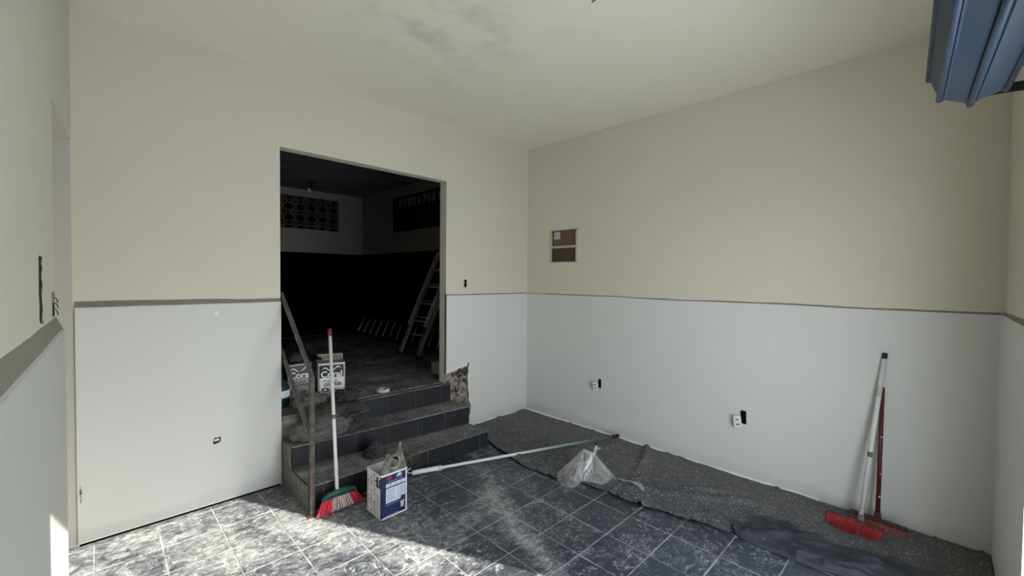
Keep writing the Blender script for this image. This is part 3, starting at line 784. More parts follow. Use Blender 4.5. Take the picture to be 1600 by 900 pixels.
# ------------------------------------------------------------------ cloth lumps
def lump(name, c_, r_, seed, amp, mat, parent=None, freq=2.5, sub=5, flat_=.0, rot=0.0, tilt=0.0):
    bm = bmesh.new(); bmesh.ops.create_icosphere(bm, subdivisions=sub, radius=1)
    for v in bm.verts:
        d_ = v.co.normalized()
        w_ = fbm(d_.x*freq+seed, d_.y*freq, d_.z*freq, 3)
        wv = fbm(d_.x*1.3+seed*2, d_.y*1.3, d_.z*1.3, 2)
        ph = (d_.z*1.2+d_.x*.5+d_.y*.3)*freq*2.1+wv*5.5
        f1 = (1-abs(math.sin(ph)))**1.6                       # long pinched folds
        f2 = (1-abs(math.sin((d_.x*1.1-d_.z*.5)*freq*2.9+wv*7+seed)))**2.2
        k = 1+amp*(w_*.45+f1*.42+f2*.28-.25)
        p_ = Vector((d_.x*r_[0], d_.y*r_[1], d_.z*r_[2]))*k
        p_ = Matrix.Rotation(tilt, 3, 'X') @ p_
        p_ = Matrix.Rotation(rot, 3, 'Z') @ p_
        p_ += Vector(c_)
        if p_.z < flat_: p_.z = flat_ + (p_.z-flat_)*.02
        v.co = p_
    o = frombm(name, bm, mat, None, True)
    if parent is not None: under(o, parent)
    return o
sk = empty('cloth_sack', (-2.55, -.15, .36), label='crumpled dusty grey cloth sack heaped on the middle step', cat='sack')
lump('sack_body', (-2.60, -.160, .43), (.265, .105, .105), 3.1, .24, M['sack'], sk, 2.2, 5, .358, -.03)
lump('sack_fold', (-2.38, -.150, .415), (.15, .095, .075), 7.7, .40, M['rag'], sk, 2.6, 5, .358)
# flat stiff flap lying over the heap
bm = bmesh.new(); gr = []; nx, ny = 40, 22
fp = [Vector((-2.80, .02, .585)), Vector((-2.30, .00, .575)), Vector((-2.22, -.20, .515)), Vector((-2.70, -.27, .455))]
for i in range(nx+1):
    s_ = i/nx; row = []
    for j in range(ny+1):
        t = j/ny
        a = fp[0].lerp(fp[1], s_); b_ = fp[3].lerp(fp[2], s_)
        p_ = a.lerp(b_, t); w_ = fbm(s_*5, t*3, 8, 4)
        p_.z += .022*w_+.020*math.sin(math.pi*t); p_.x += .015*fbm(t*4, s_*2, 1, 3); p_.y += .010*fbm(t*4, s_*5, 5, 3)
        row.append(bm.verts.new(p_))
    gr.append(row)
for i in range(nx):
    for j in range(ny): bm.faces.new((gr[i][j], gr[i][j+1], gr[i+1][j+1], gr[i+1][j]))
r_ = bmesh.ops.solidify(bm, geom=bm.faces[:], thickness=.008)
hem = [fp[3].lerp(fp[2], k/30)+Vector((.015*fbm(4, k/15, 1, 3), .010*fbm(4, k/6, 5, 3), .022*fbm(k/6, 3, 8, 4))) for k in range(31)]
under(frombm('flap', bm, M['sack'], None, True), sk)
under(tube('flap_hem', hem, .0055, M['sack'], None, 6), sk)
rg = lump('crumpled_rag', (-2.335, .06, .60), (.13, .09, .055), 12.3, .55, M['rag'], None, 2.8, 5, ZF+.001, .1); tag(rg, 'dark crumpled rag in front of the white paint tin in the doorway', 'rag')
rg = lump('crumpled_rag', (-2.615, .10, .60), (.15, .08, .06), 15.3, .5, M['sack'], None, 2.8, 5, ZF+.001, .1); tag(rg, 'grey crumpled cloth before the greyish tin, behind the railing post', 'rag')
rg = lump('crumpled_rag', (-2.27, -.42, .215), (.085, .075, .06), 21.0, .7, M['rag'], None, 3.4, 5, .178)
for v in rg.data.vertices:                                       # drawn up into a peak and spread at the foot
    hh_ = max(0, (v.co.z-.178)/.10); v.co.x = -2.28+(v.co.x+2.27)*(1.15-.75*min(1, hh_)); v.co.y = -.41+(v.co.y+.42)*(1.1-.7*min(1, hh_)); v.co.z = .178+(v.co.z-.178)*(1.25+.25*hh_)
tag(rg, 'small dark rag standing in a peak on the lowest step', 'rag')
# strands of dry debris hanging over the lowest step
bm = bmesh.new(); rr = random.Random(11)
for k in range(70):
    x = -2.20+.20*rr.random()*(1 if rr.random() > .3 else .6); y = -.56+rr.uniform(-.03, .05)
    p0 = Vector((x, y, .178+.008*rr.random())); p1 = Vector((x+rr.uniform(-.05, .05), -.612-.01*rr.random(), .178+rr.uniform(-.01, .015))); p2 = p1+Vector((rr.uniform(-.03, .03), -.004, -rr.uniform(.01, .07)))
    tubebm(bm, [p0, p1, p2], .0016, 4)
o = frombm('dry_fibre_debris', bm, M['fiber']); tag(o, 'tuft of dry brown fibres over the lowest step edge', 'debris', kind='stuff')

# ------------------------------------------------------------------ paint tins
def printed(parent, mtx, u0, u1, z0, z1, mat, name='print', lift=.0006):
    bm = bmesh.new(); bbox(bm, (u0, -lift-.0004, z0), (u1, -lift, z1), 0, mtx); o = frombm(name, bm, mat)
    o.parent = parent; return o
def tinbody(w, h, mat, parent, seg=4, r=.022):
    """square tin with rounded corners, open at the top, local origin at base centre"""
    prof = []
    for cx, cy, a0 in ((1, 1, 0), (-1, 1, 90), (-1, -1, 180), (1, -1, 270)):
        for k in range(seg+1):
            a = math.radians(a0+90*k/seg); prof.append((cx*(w/2-r)+r*math.cos(a), cy*(w/2-r)+r*math.sin(a)))
    n = len(prof); bm = bmesh.new()
    rings = []
    for (sc, z) in ((.97, .0), (1, .004), (1, .012), (.985, .016), (.985, h-.016), (1, h-.012), (1.005, h-.004), (.995, h), (.97, h), (.965, h-.01), (.965, .01)):
        rings.append([bm.verts.new((x*sc, y*sc, z)) for x, y in prof])
    for i in range(len(rings)-1):
        for k in range(n): bm.faces.new((rings[i][k], rings[i][(k+1) % n], rings[i+1][(k+1) % n], rings[i+1][k]))
    bm.faces.new(rings[0][::-1]); bm.faces.new(rings[-1])
    o = frombm('tin_body', bm, mat); o.parent = parent; return o
def crescent(parent, mtx, cx, cz, s_, mat, flip=1):
    bm = bmesh.new(); a_, b_ = [], []
    for k in range(13):
        t = k/12; x = (t-.5)*s_*flip; z1 = .18*s_*math.cos((t-.35)*5.2); th = .10*s_*math.sin(math.pi*t)
        a_.append(bm.verts.new(mtx @ Vector((cx+x, -.0014, cz+z1+th)))); b_.append(bm.verts.new(mtx @ Vector((cx+x, -.0014, cz+z1-th*.5))))
    for k in range(12): bm.faces.new((a_[k], a_[k+1], b_[k+1], b_[k]))
    o = frombm('swoosh', bm, mat); o.parent = parent
def coral(loc, rz, w, h, lab, bodymat, whitemat, extra):
    r = empty('paint_tin', loc, rz, label=lab, cat='paint tin', group=None)
    tinbody(w, h, bodymat, r)
    F = Matrix.Translation((0, -w/2+.0005, 0))
    R90 = F @ Matrix.Rotation(math.radians(90), 4, 'X')
    lp_ = printed(r, F, -w/2+.02, w/2-.02, .018, h*.60, whitemat, 'label_panel')
    lb_ = printed(r, F, -w/2+.014, w/2-.014, h*.60, h-.018, M['navydark'], 'label_band', .0009)
    def T_(body, x, z, size, mat, nm, shear=0, bold=0):
        o = text(nm, body, size, F @ Matrix.Translation((x, -.0022, z)) @ Matrix.Rotation(math.radians(90), 4, 'X'), mat, lb_ if body == 'Coral' else lp_, shear, bold); return o
    T_('Coral', 0, h*.685, .080, M['inkwhite'], 'lettering', 0, .0022)
    crescent(lb_, F, -.045, h*.825, .085, M['inkwhite']); crescent(lb_, F, .045, h*.845, .085, M['inkwhite'], -1)
    T_('massa', -.018, h*.515, .052, M['inkbrown'], 'lettering', .25)
    T_('corrida', .006, h*.42, .052, M['inkbrown'], 'lettering', .25, .0014)
    for (x, z, s_) in ((-.055, h*.27, .028), (.03, h*.22, .018)):
        bm = bmesh.new(); bmesh.ops.create_circle(bm, cap_ends=True, segments=14, radius=s_)
        for v in bm.verts: v.co = F @ Vector((x+v.co.x*1.2, -.0018, z+v.co.y*.8))
        o = frombm('printed_swatch', bm, M['inkbrown']); o.parent = lp_
        bm = bmesh.new(); bmesh.ops.create_circle(bm, cap_ends=True, segments=14, radius=s_*.45)
        for v in bm.verts: v.co = F @ Vector((x+v.co.x*1.2, -.0022, z+v.co.y*.8))
        o = frombm('printed_swatch', bm, whitemat); o.parent = lp_
    return r
tn = coral((-2.352, .335, ZF), -.30, .235, .335, 'white paint tin with dark navy band and white lettering, open, behind the leaning broom', M['canwhite'], M['inkwhite'], 0)
# raised rear lid and spilled crust
bm = bmesh.new(); bbox(bm, (-.11, .105, .330), (.118, .110, .385), 0, Matrix.Rotation(0, 4, 'X')); o = frombm('raised_lid', bm, M['dirtyrim']); o.parent = tn
bm = bmesh.new(); bbox(bm, (-.108, -.108, .318), (.108, .10, .326), .004); o = frombm('plaster_crust', bm, M['dirtyrim']); o.parent = tn
o = box('side_panel', (.1165, -.10, .02), (.1185, .10, .32), M['galv']); o.parent = tn
tn2 = coral((-2.603, .475, ZF), -.10, .205, .335, 'greyish paint tin with white lettering behind the railing post, under a black rag', M['cangrey'], M['cangrey'], 0)
o = box('lid', (-.10, -.10, .326), (.10, .10, .333), M['railgrey'], None, .003); o.parent = tn2
lp = lump('crumpled_rag', (-2.62, .47, .92), (.07, .07, .045), 31.0, .6, M['rag'], None, 3.0, 4, .883); tag(lp, 'black crumpled rag on the lid of the greyish tin', 'rag')
# plasterer's bent steel blade resting on the tins
bm = bmesh.new(); A_ = []
for k in range(11):
    t = k/10; x = -2.515+.085*t; z = 1.045-.16*t+.02*math.sin(math.pi*t); y = .50+.0*t
    A_.append((bm.verts.new((x-.010-.008*math.sin(math.pi*t), y+.05, z-.014)), bm.verts.new((x+.012, y-.03, z+.010))))
for k in range(10): bm.faces.new((A_[k][0], A_[k][1], A_[k+1][1], A_[k+1][0]))
bmesh.ops.solidify(bm, geom=bm.faces[:], thickness=.003)
tw = empty('trowel', (-2.47, .49, .90), label='curved steel trowel blade standing up behind the railing', cat='trowel')
under(frombm('blade', bm, M['steel'], None, True), tw)
under(tube('handle', [(-2.455, .50, .915), (-2.43, .46, .895), (-2.41, .42, .893)], [.014, .019, .014], M['black']), tw)
# green demijohn
dj = empty('plastic_jug', (-2.815, .30, ZF), label='dark teal plastic jug with white and blue label by the left jamb', cat='jug')
o = lathe('jug_body', [(0, 0), (.078, 0), (.088, .012), (.09, .04), (.09, .165), (.082, .195), (.055, .222), (.032, .235), (.03, .262), (.0, .262)], M['teal'], dj)
o = lathe('cap', [(0, .30), (.03, .30), (.034, .285), (.034, .255), (.031, .255)], M['teal'], dj)
o = lathe('label', [(.0912, .085), (.0912, .150)], M['inkwhite'], dj)
o = lathe('label_stripe', [(.0918, .078), (.0918, .090)], M['inkblue'], dj)
# tape roll
tp = empty('tape_roll', (-1.915, .145, ZF), label='white roll of tape lying on the doorway floor', cat='tape')
lathe('tape', [(.040, .0), (.062, .0), (.063, .003), (.063, .024), (.061, .027), (.042, .027), (.040, .024), (.040, .0)], M['tape'], tp)
lathe('cardboard_core', [(.0355, .001), (.0355, .026), (.0395, .026), (.0395, .001), (.0355, .001)], M['galv'], tp)
# foam block by the jamb
fb = box('foam_block', (-1.118, .19, ZF+.001), (-.98, .49, ZF+.145), M['foam'], None, .004); tag(fb, 'off-white block on the back room floor behind the right jamb', 'block')
# bent-open tin on the tiles
fc = empty('paint_tin', (-2.449, -.940, 0), .03, label='blue and white paint tin on the floor, lid cut and bent open', cat='paint tin')
w, h = .212, .312
# body with rounded corners; left face white, front face navy
tinbody(w, h, M['canwhite'], fc, 4, .014)
Fm = Matrix.Translation((0, -w/2+.0012, 0)); Lm = Matrix.Translation((-w/2+.0012, 0, 0)) @ Matrix.Rotation(math.radians(-90), 4, 'Z')
printed(fc, Fm, -w/2+.004, w/2-.020, .010, h-.012, M['navy'], 'blue_print')
bm = bmesh.new(); bbox(bm, (-w/2+.0005, -w/2+.0004, .010), (-w/2+.004, -w/2+.012, h-.012)); 
o = frombm('edge_print', bm, M['navy']); o.parent = fc
def fr(u0, u1, z0, z1, mat, nm='print', l=.0012): printed(fc, Fm, -w/2+u0*w, -w/2+u1*w, z0*h, z1*h, mat, nm, l)
for k in range(4): fr(.17+k*.185, .34+k*.185, .685+.012, .775, M['inkpale'], 'printed_panel')
fr(.17, .63, .34, .67, M['inkpale'], 'printed_panel'); fr(.64, .72, .34, .67, M['inkpale'], 'printed_panel'); fr(.73, .89, .40, .67, M['inkpale'], 'printed_panel')
for k in range(8): fr(.20, .20+.36*random.uniform(.6, 1), .375+k*.036, .381+k*.036, M['inkblue'], 'print', .0018)
for k in range(6): fr(.745, .87, .43+k*.038, .436+k*.038, M['inkblue'], 'print', .0018)
for k in range(6): fr(.17, .17+.45*random.uniform(.7, 1), .10+k*.035, .108+k*.035, M['inkblue'], 'print', .0018)
fr(.15, .66, .30, .305, M['inkpale'], 'print'); fr(.15, .66, .06, .065, M['inkpale'], 'print')
fr(.22, .36, .905, .925, M['inkred'], 'print'); fr(.20, .40, .875, .895, M['inkred'], 'print'); fr(.28, .34, .84, .87, M['inkred'], 'print')
fr(.2, .62, .81, .817, M['inkpale'], 'print'); fr(.66, .80, .81, .82, M['inkpale'], 'print')
# white ring symbols
def ringp(u, z, r0, r1, mat=M['inkwhite']):
    bm = bmesh.new(); a_, b_ = [], []
    for k in range(14):
        t = 2*math.pi*k/14; a_.append(bm.verts.new(Fm @ Vector((-w/2+u*w+r0*math.cos(t), -.0024, z*h+r0*math.sin(t))))); b_.append(bm.verts.new(Fm @ Vector((-w/2+u*w+r1*math.cos(t), -.0024, z*h+r1*math.sin(t)))))
    for k in range(14): bm.faces.new((a_[k], a_[(k+1) % 14], b_[(k+1) % 14], b_[k]))
    o = frombm('printed_ring', bm, mat); o.parent = fc
ringp(.60, .895, .010, .005); ringp(.70, .905, .012, .006); ringp(.655, .93, .008, .003)
ringp(.74, .26, .007, .002); ringp(.82, .265, .007, .002); fr(.73, .83, .14, .23, M['inkwhite'], 'print'); fr(.76, .80, .16, .20, M['navy'], 'print', .0018)
rr = random.Random(5)
def lf(u0, u1, z0, z1, mat, l=.0012): printed(fc, Lm, -w/2+u0*w, -w/2+u1*w, z0*h, z1*h, mat, 'print', l)
for col_ in range(3):
    z = .08
    while z < .92:
        hh = rr.uniform(.015, .05); x = .12+.2*col_
        if rr.random() < .72: lf(x+rr.uniform(0, .02), x+rr.uniform(.04, .07), z, z+hh, M['ink'])
        z += hh+rr.uniform(.008, .03)
lf(.66, .93, .70, .74, M['ink']); lf(.70, .80, .74, .93, M['ink']); lf(.86, .93, .74, .90, M['ink']); lf(.62, .70, .80, .84, M['ink'])
for k in range(5): lf(.66+.05*k, .675+.05*k, .10, .55, M['sticker'])
# lid hinged on the front edge, cut round the pouring hole and bent up
bm = bmesh.new(); hinge0 = Vector((-w/2+.004, -w/2+.006, h-.002)); hinge1 = Vector((w/2-.004, -w/2+.006, h-.002))
def lidpt(s_, t, amp=1):
    # s along hinge 0..1 , t away from hinge; the plate is pulled up and skewed
    base_ = hinge0.lerp(hinge1, s_)
    return base_ + Vector((.035*t*(1-s_)*2, .07*t+.02*math.sin(t*2), .125*t*(.85+.35*s_)))
outer = [(0, 0), (.25, 0), (.5, 0), (.75, 0), (1, 0), (1.0, .35), (1.0, .75), (1.04, 1.08), (.93, 1.05), (.78, .80), (.6, .70), (.42, .72), (.30, .86), (.16, .90), (.08, .62), (.0, .3)]
inner = []
for k in range(len(outer)):
    s_, t = outer[k]; a = math.atan2(t-.42, (s_-.5)); inner.append((.52+.27*math.cos(a), .40+.25*math.sin(a)))
ov = [bm.verts.new(lidpt(*p_)) for p_ in outer]; iv = [bm.verts.new(lidpt(*p_)) for p_ in inner]
n = len(ov)
for k in range(n): bm.faces.new((ov[k], ov[(k+1) % n], iv[(k+1) % n], iv[k]))
bmesh.ops.solidify(bm, geom=bm.faces[:], thickness=.004)
o = frombm('bent_lid', bm, M['dirtyrim']); o.parent = fc
bm = bmesh.new(); tubebm(bm, [lidpt(*p_)+Vector((0, -.002, .001)) for p_ in inner+[inner[0]]], .0042, 6); o = frombm('lid_ring', bm, M['dirtyrim'], None, True); o.parent = fc
o = box('tin_inside', (-w/2+.006, -w/2+.006, h*.75), (w/2-.006, w/2-.006, h*.755), M['mortar']); o.parent = fc

# ------------------------------------------------------------------ roller pole on the floor
pv0 = Vector((-2.025, -.615, .024)); pv1 = Vector((-.066, -1.400, .052)); L_ = (pv1-pv0).length
q_ = (pv1-pv0).to_track_quat('Z', 'Y')
pl = empty('extension_pole', pv0, label='long white and green extension pole lying across the floor to the wall', cat='pole')
pl.rotation_mode = 'QUATERNION'; pl.rotation_quaternion = q_
def lathez(name, prof, mat, parent, seg=14): return lathe(name, prof, mat, parent, seg)
lathez('grip', [(0, -.02), (.016, -.02), (.020, -.012), (.0205, .22), (.018, .235), (.013, .24)], M['polewhite'], pl)
lathez('pole_tube', [(.0125, .20), (.0125, L_-.05), (0, L_-.05)], M['polegreen'], pl)
lathez('pole_tip', [(0, L_-.09), (.017, L_-.09), (.018, L_-.01), (.012, L_), (0, L_)], M['blackcap'], pl)
lathez('collar', [(.0206, .205), (.0222, .207), (.0222, .225), (.0206, .227)], M['sticker'], pl)
hk = tube('hook', [(0, 0, -.015), (0, .002, -.045), (-.004, .018, -.06), (-.004, .035, -.05), (-.002, .042, -.03)], .004, M['polewhite'], pl, 6)

# ------------------------------------------------------------------ brooms
def bristles(name, n, basefn, tipfn, rad, mat, parent, seed=1):
    rr_ = random.Random(seed); bm = bmesh.new()
    for k in range(n):
        s_ = (k+.5)/n
        a = basefn(s_, rr_); b_ = tipfn(s_, rr_, a); m_ = a.lerp(b_, .5)+Vector((rr_.uniform(-.002, .002), rr_.uniform(-.002, .002), 0))
        tubebm(bm, [a, m_, b_], [rad, rad*1.1, rad*.9], 4)
    o = frombm(name, bm, mat); tag(o, kind='stuff'); o.parent = parent; return o
# broom leaning at the steps
b1 = empty('broom', (-2.68, -.70, 0), label='white-handled broom with green head and pink bristles leaning at the steps', cat='broom')
hb = Vector((-2.706, -.688, .118)); ht = Vector((-2.628, -.352, 1.272)); dd_ = (ht-hb).normalized()
hm = hb.lerp(ht, .5)+Vector((-.0, -.0, 0))
under(tube('handle', [hb, hb.lerp(ht, .42), hb.lerp(ht, .955)], .0125, M['polewhite']), b1)
under(tube('handle_joint', [hb.lerp(ht, .43), hb.lerp(ht, .455)], .0145, M['greyblock']), b1)
under(tube('hanging_cap', [hb.lerp(ht, .95), hb.lerp(ht, .99), ht], [.0155, .0155, .010], M['red']), b1)
c0 = Vector((-2.815, -.690, .110)); c1 = Vector((-2.555, -.672, .098))
ax = (c1-c0).normalized(); nrm = Vector((0, 0, 1))
bm = bmesh.new(); rows = []
for k in range(15):
    t = k/14; e = math.sin(math.pi*t)**.6; cc = c0.lerp(c1, t)+Vector((0, 0, .012*e)); hh = .008+.034*e; ww = .010+.012*e
    rows.append([bm.verts.new(cc+Vector((0, -ww, -.018))), bm.verts.new(cc+Vector((0, ww, -.018))), bm.verts.new(cc+Vector((0, ww*.6, hh*.7))), bm.verts.new(cc+Vector((0, -ww*.6, hh*.7)))])
for k in range(14):
    for e in range(4): bm.faces.new((rows[k][e], rows[k][(e+1) % 4], rows[k+1][(e+1) % 4], rows[k+1][e]))
bm.faces.new(rows[0]); bm.faces.new(rows[-1][::-1])
bh1 = under(frombm('broom_head', bm, M['green'], None, True), b1)
def b1base(lo, hi):
    def f(s_, rr_): 
        t = lo+(hi-lo)*s_; t = .03+.94*t
        return c0.lerp(c1, t)+Vector((0, rr_.uniform(-.012, .012), -.006))
    return f
def b1tip(lo, hi):
    def f(s_, rr_, a):
        t = lo+(hi-lo)*s_
        p0 = Vector((-2.860, -.712, .004)); p1 = Vector((-2.505, -.690, .004)); return p0.lerp(p1, t)+Vector((rr_.uniform(-.004, .004), rr_.uniform(-.016, .018), rr_.uniform(0, .006)))
    return f
nt_ = 17
for k_ in range(nt_):
    lo = k_/nt_+.008; hi = (k_+1)/nt_-.016; mt = 'pink' if (k_ < 5 or k_ > 12) else 'whitebr'
    bristles('bristle_tuft', 15, b1base(lo, hi), b1tip(lo, hi), .0019, M[mt], bh1, k_)
# brooms against the right wall
b2 = empty('broom', (-.20, -3.35, 0), label='tall white-handled push broom with bright red bristles, against the right wall', cat='broom')
hb = Vector((-.235, -3.368, .062)); ht = Vector((-.026, -3.454, 1.185))
under(tube('handle', [hb, hb.lerp(ht, .97)], .0145, M['polewhite']), b2)
under(tube('handle_cap', [hb.lerp(ht, .965), ht], .0155, M['blackcap']), b2)
under(tube('handle_label', [hb.lerp(ht, .37), hb.lerp(ht, .40)], .0152, M['greyblock']), b2)
under(tube('handle_label', [hb.lerp(ht, .74), hb.lerp(ht, .80)], .0150, M['sticker']), b2)
under(tube('ferrule', [hb+Vector((-.006, 0, -.035)), hb, hb.lerp(ht, .03)], [.022, .021, .017], M['greyblock']), b2)
e0 = Vector((-.262, -3.185, .052)); e1 = Vector((-.290, -3.49, .050))
bm = bmesh.new(); bar(bm, e0, e1, .038, .022); bmesh.ops.bevel(bm, geom=bm.edges[:], offset=.004, segments=1, affect='EDGES'); bh2 = under(frombm('brush_block', bm, M['brownblock']), b2)
def bs(a0, a1): return lambda s_, rr_: a0.lerp(a1, s_)+Vector((rr_.uniform(-.016, .010), 0, rr_.uniform(-.012, .014)))
bristles('bristles', 620, bs(e0, e1), lambda s_, rr_, a: a+Vector(((-.088+rr_.uniform(-.022, .02))*(1-.45*abs(2*s_-1)**4), (s_-.5)*.07*rr_.uniform(.3, 1)+rr_.uniform(-.012, .012), -a.z+rr_.uniform(.003, .055)*(1-.5*abs(2*s_-1)**3))), .0022, M['redbr'], bh2, 4)
b3 = empty('broom', (-.16, -3.45, 0), label='dark red-handled worn push broom, behind the white-handled one', cat='broom')
hb = Vector((-.165, -3.450, .07)); ht = Vector((-.030, -3.447, .945))
under(tube('handle', [hb, ht], [.0135, .0125], M['darkred']), b3)
under(tube('ferrule', [hb+Vector((-.003, 0, -.02)), hb, hb.lerp(ht, .05)], [.022, .021, .017], M['brownblock']), b3)
for k, (t, s_) in enumerate(((.17, .005), (.34, .003), (.62, .003))):
    bm = bmesh.new(); bmesh.ops.create_icosphere(bm, subdivisions=1, radius=s_+.002)
    for v in bm.verts: v.co += hb.lerp(ht, t)+Vector((-.011, -.006, 0))
    under(frombm('paint_splash', bm, M['filler']), b3)
e0 = Vector((-.155, -3.300, .062)); e1 = Vector((-.185, -3.600, .062))
bm = bmesh.new(); bar(bm, e0, e1, .045, .022); bmesh.ops.bevel(bm, geom=bm.edges[:], offset=.005, segments=1, affect='EDGES'); bh3 = under(frombm('brush_block', bm, M['brownblock']), b3)
bristles('bristles', 420, bs(e0, e1), lambda s_, rr_, a: Vector((a.x-.030+rr_.uniform(-.018, .015), a.y+(s_-.5)*.02, .003)), .0022, M['darkredbr'], bh3, 6)

# ------------------------------------------------------------------ drop cloths
edge = [(0.0, -.86), (-.25, -1.00), (-.5, -1.085), (-.75, -1.16), (-.98, -1.215), (-1.20, -1.235), (-1.43, -1.215), (-1.7, -1.14), (-1.95, -1.09), (-2.226, -1.09), (-2.5, -1.02), (-2.79, -.955), (-3.1, -.93), (-3.4, -.88), (-3.95, -.80)]
def edgex(y):
    for k in range(len(edge)-1):
        if edge[k+1][0] <= y <= edge[k][0]:
            t = (edge[k][0]-y)/(edge[k][0]-edge[k+1][0]); return edge[k][1]+(edge[k+1][1]-edge[k][1])*t
    return edge[-1][1]
ridges = [((-.03, -1.70), (-.42, -1.86), .028, .028), ((-.42, -1.86), (-.62, -1.92), .018, .03), ((-.95, -1.86), (-1.05, -2.20), .030, .05), ((-.9, -2.0), (-.45, -2.75), .022, .05), ((-.62, -2.30), (-.30, -2.72), .018, .03),
          ((-1.15, -.6), (-1.12, -1.45), .016, .03), ((-.80, -.1), (-.1, -.14), .016, .03), ((-.3, -.5), (-.9, -1.2), .008, .03), ((-.9, -2.9), (-.5, -3.3), .02, .04), ((-.2, -2.9), (-.6, -2.3), .010, .03)]
def ridge(x, y):
    s_ = 0
    for (a, b_, h_, w_) in ridges:
        ax_, ay = a; dx, dy = b_[0]-ax_, b_[1]-ay; L2 = dx*dx+dy*dy
        t = max(0, min(1, ((x-ax_)*dx+(y-ay)*dy)/L2)); d_ = math.hypot(x-ax_-t*dx, y-ay-t*dy) + .015*fbm(x*6, y*6, 3, 2)
        s_ += h_*math.exp(-(d_/w_)**2)
    return s_
bm = bmesh.new(); nv, nu = 250, 72; gr = []
for j in range(nv+1):
    y = -.035-3.93*j/nv; row = []
    ex = edgex(y)+.022*fbm(y*5, 1.3, 0, 4)
    for i in range(nu+1):
        t = i/nu; x = ex+(-.035+.01*fbm(y*4, 8, 0, 3)-ex)*t
        w_ = fbm(x*3.2, y*3.2, .5, 5); w2_ = fbm(x*11, y*11, 4.5, 4)
        cr_ = max(0, .09-abs(fbm(x*2.4+5, y*2.4, 2.2, 3)))*.17
        z = .009+.007*w_+.0035*w2_+cr_+ridge(x, y)
        if i == 0: z += .006
        if i == 1: z += .007
        row.append(bm.verts.new((x, y+.01*w2_*(0 < j < nv), max(z, .0025))))
    gr.append(row)
for j in range(nv):
    for i in range(nu): bm.faces.new((gr[j][i], gr[j][i+1], gr[j+1][i+1], gr[j+1][i]))
bmesh.ops.recalc_face_normals(bm, faces=bm.faces)
tp_ = frombm('drop_cloth', bm, M['felt'], None, True); tag(tp_, 'long grey speckled fibre drop cloth along the right wall', 'drop cloth')
# second, smoother cloth with a turned-up corner
out_ = [(-.925, -2.76), (-.66, -2.86), (-.575, -3.01), (-.62, -3.27), (-.54, -3.56), (-.62, -3.95)]
inn_ = [(-.955, -2.80), (-.985, -2.90), (-.975, -3.08), (-.955, -3.25), (-.90, -3.45), (-.93, -3.95)]
def poly(pts, t):
    k = min(int(t*(len(pts)-1)), len(pts)-2); f_ = t*(len(pts)-1)-k
    return Vector((pts[k][0]*(1-f_)+pts[k+1][0]*f_, pts[k][1]*(1-f_)+pts[k+1][1]*f_, 0))
bm = bmesh.new(); gr = []; nv, nu = 90, 34
for j in range(nv+1):
    t = j/nv; a = poly(out_, t); b_ = poly(inn_, t); row = []
    for i in range(nu+1):
        s_ = i/nu; p_ = b_.lerp(a, s_)
        w_ = fbm(p_.x*5, p_.y*3, 9, 4); f_ = max(0, .12-abs(fbm(p_.x*4, p_.y*2.0, 6.6, 3)))
        z = .022+ridge(p_.x, p_.y)+.010*w_+f_*.22+.010*math.sin(math.pi*s_)
        if i == 0: z = .006
        if t < .10: z += .030*(1-t/.10)*(1-abs(s_-.3))
        p_.x += .012*fbm(p_.y*6, 2, 2, 3)
        row.append(bm.verts.new((p_.x, p_.y, z)))
    gr.append(row)
for j in range(nv):
    for i in range(nu): bm.faces.new((gr[j][i], gr[j][i+1], gr[j+1][i+1], gr[j+1][i]))
bmesh.ops.solidify(bm, geom=bm.faces[:], thickness=-.005)
tc_ = frombm('drop_cloth', bm, M['felt2'], None, True); tag(tc_, 'smoother dark blue-grey cloth with turned-up corner, at lower right', 'drop cloth')

# ------------------------------------------------------------------ plastic bag
bg_ = empty('plastic_bag', (-1.0, -1.68, .0), label='translucent white plastic bag standing like a tent on the drop cloth', cat='bag')
apex = Vector((-.965, -1.60, .228)); apexR = Vector((-.925, -1.68, .195))
ringb = [(-1.225, -1.525), (-1.265, -1.60), (-1.255, -1.69), (-1.15, -1.70), (-1.10, -1.66), (-1.06, -1.72), (-1.03, -1.80), (-.985, -1.885), (-.90, -1.885), (-.83, -1.83), (-.80, -1.72), (-.84, -1.60), (-.92, -1.50), (-1.03, -1.44), (-1.14, -1.44)]
bm = bmesh.new(); rings = []; nr = len(ringb); sub = 6; lv = 16
pts_ = []
for k in range(nr):
    a = Vector((*ringb[k], .012)); b_ = Vector((*ringb[(k+1) % nr], .012))
    for s_ in range(sub): pts_.append((a.lerp(b_, s_/sub), k+s_/sub))
for l in range(lv+1):
    t = l/lv; row = []
    for (p_, kk) in pts_:
        top = apex if (kk < 4 or kk > 10.5) else apexR
        w_ = 0 if (kk < 4 or kk > 11) else 1
        ctr = apex.lerp(apexR, .5+.5*math.tanh((7.5-abs(kk-7.5)-3.2)*-1.0) if False else w_)
        tt = t**1.06; v_ = p_.lerp(ctr, tt)
        out2 = (p_-Vector((-1.02, -1.67, .012))); out2.z = 0
        fold = .008*fbm(kk*1.9, t*1.3, 3, 4)*math.sin(math.pi*min(1, t*1.05))
        crease = (.016*(1-abs(math.sin(kk*1.45+.8*t)))**3-.004)*math.sin(math.pi*t)**.7
        if out2.length > 0: v_ += out2.normalized()*(fold+crease)
        v_.z = max(v_.z+.006*fbm(kk*3, t*5, 1, 3), .008)
        row.append(bm.verts.new(v_))
    rings.append(row)
n = len(pts_)
for l in range(lv):
    for k in range(n): bm.faces.new((rings[l][k], rings[l][(k+1) % n], rings[l+1][(k+1) % n], rings[l+1][k]))
under(frombm('bag_film', bm, M['bag'], None, True), bg_)
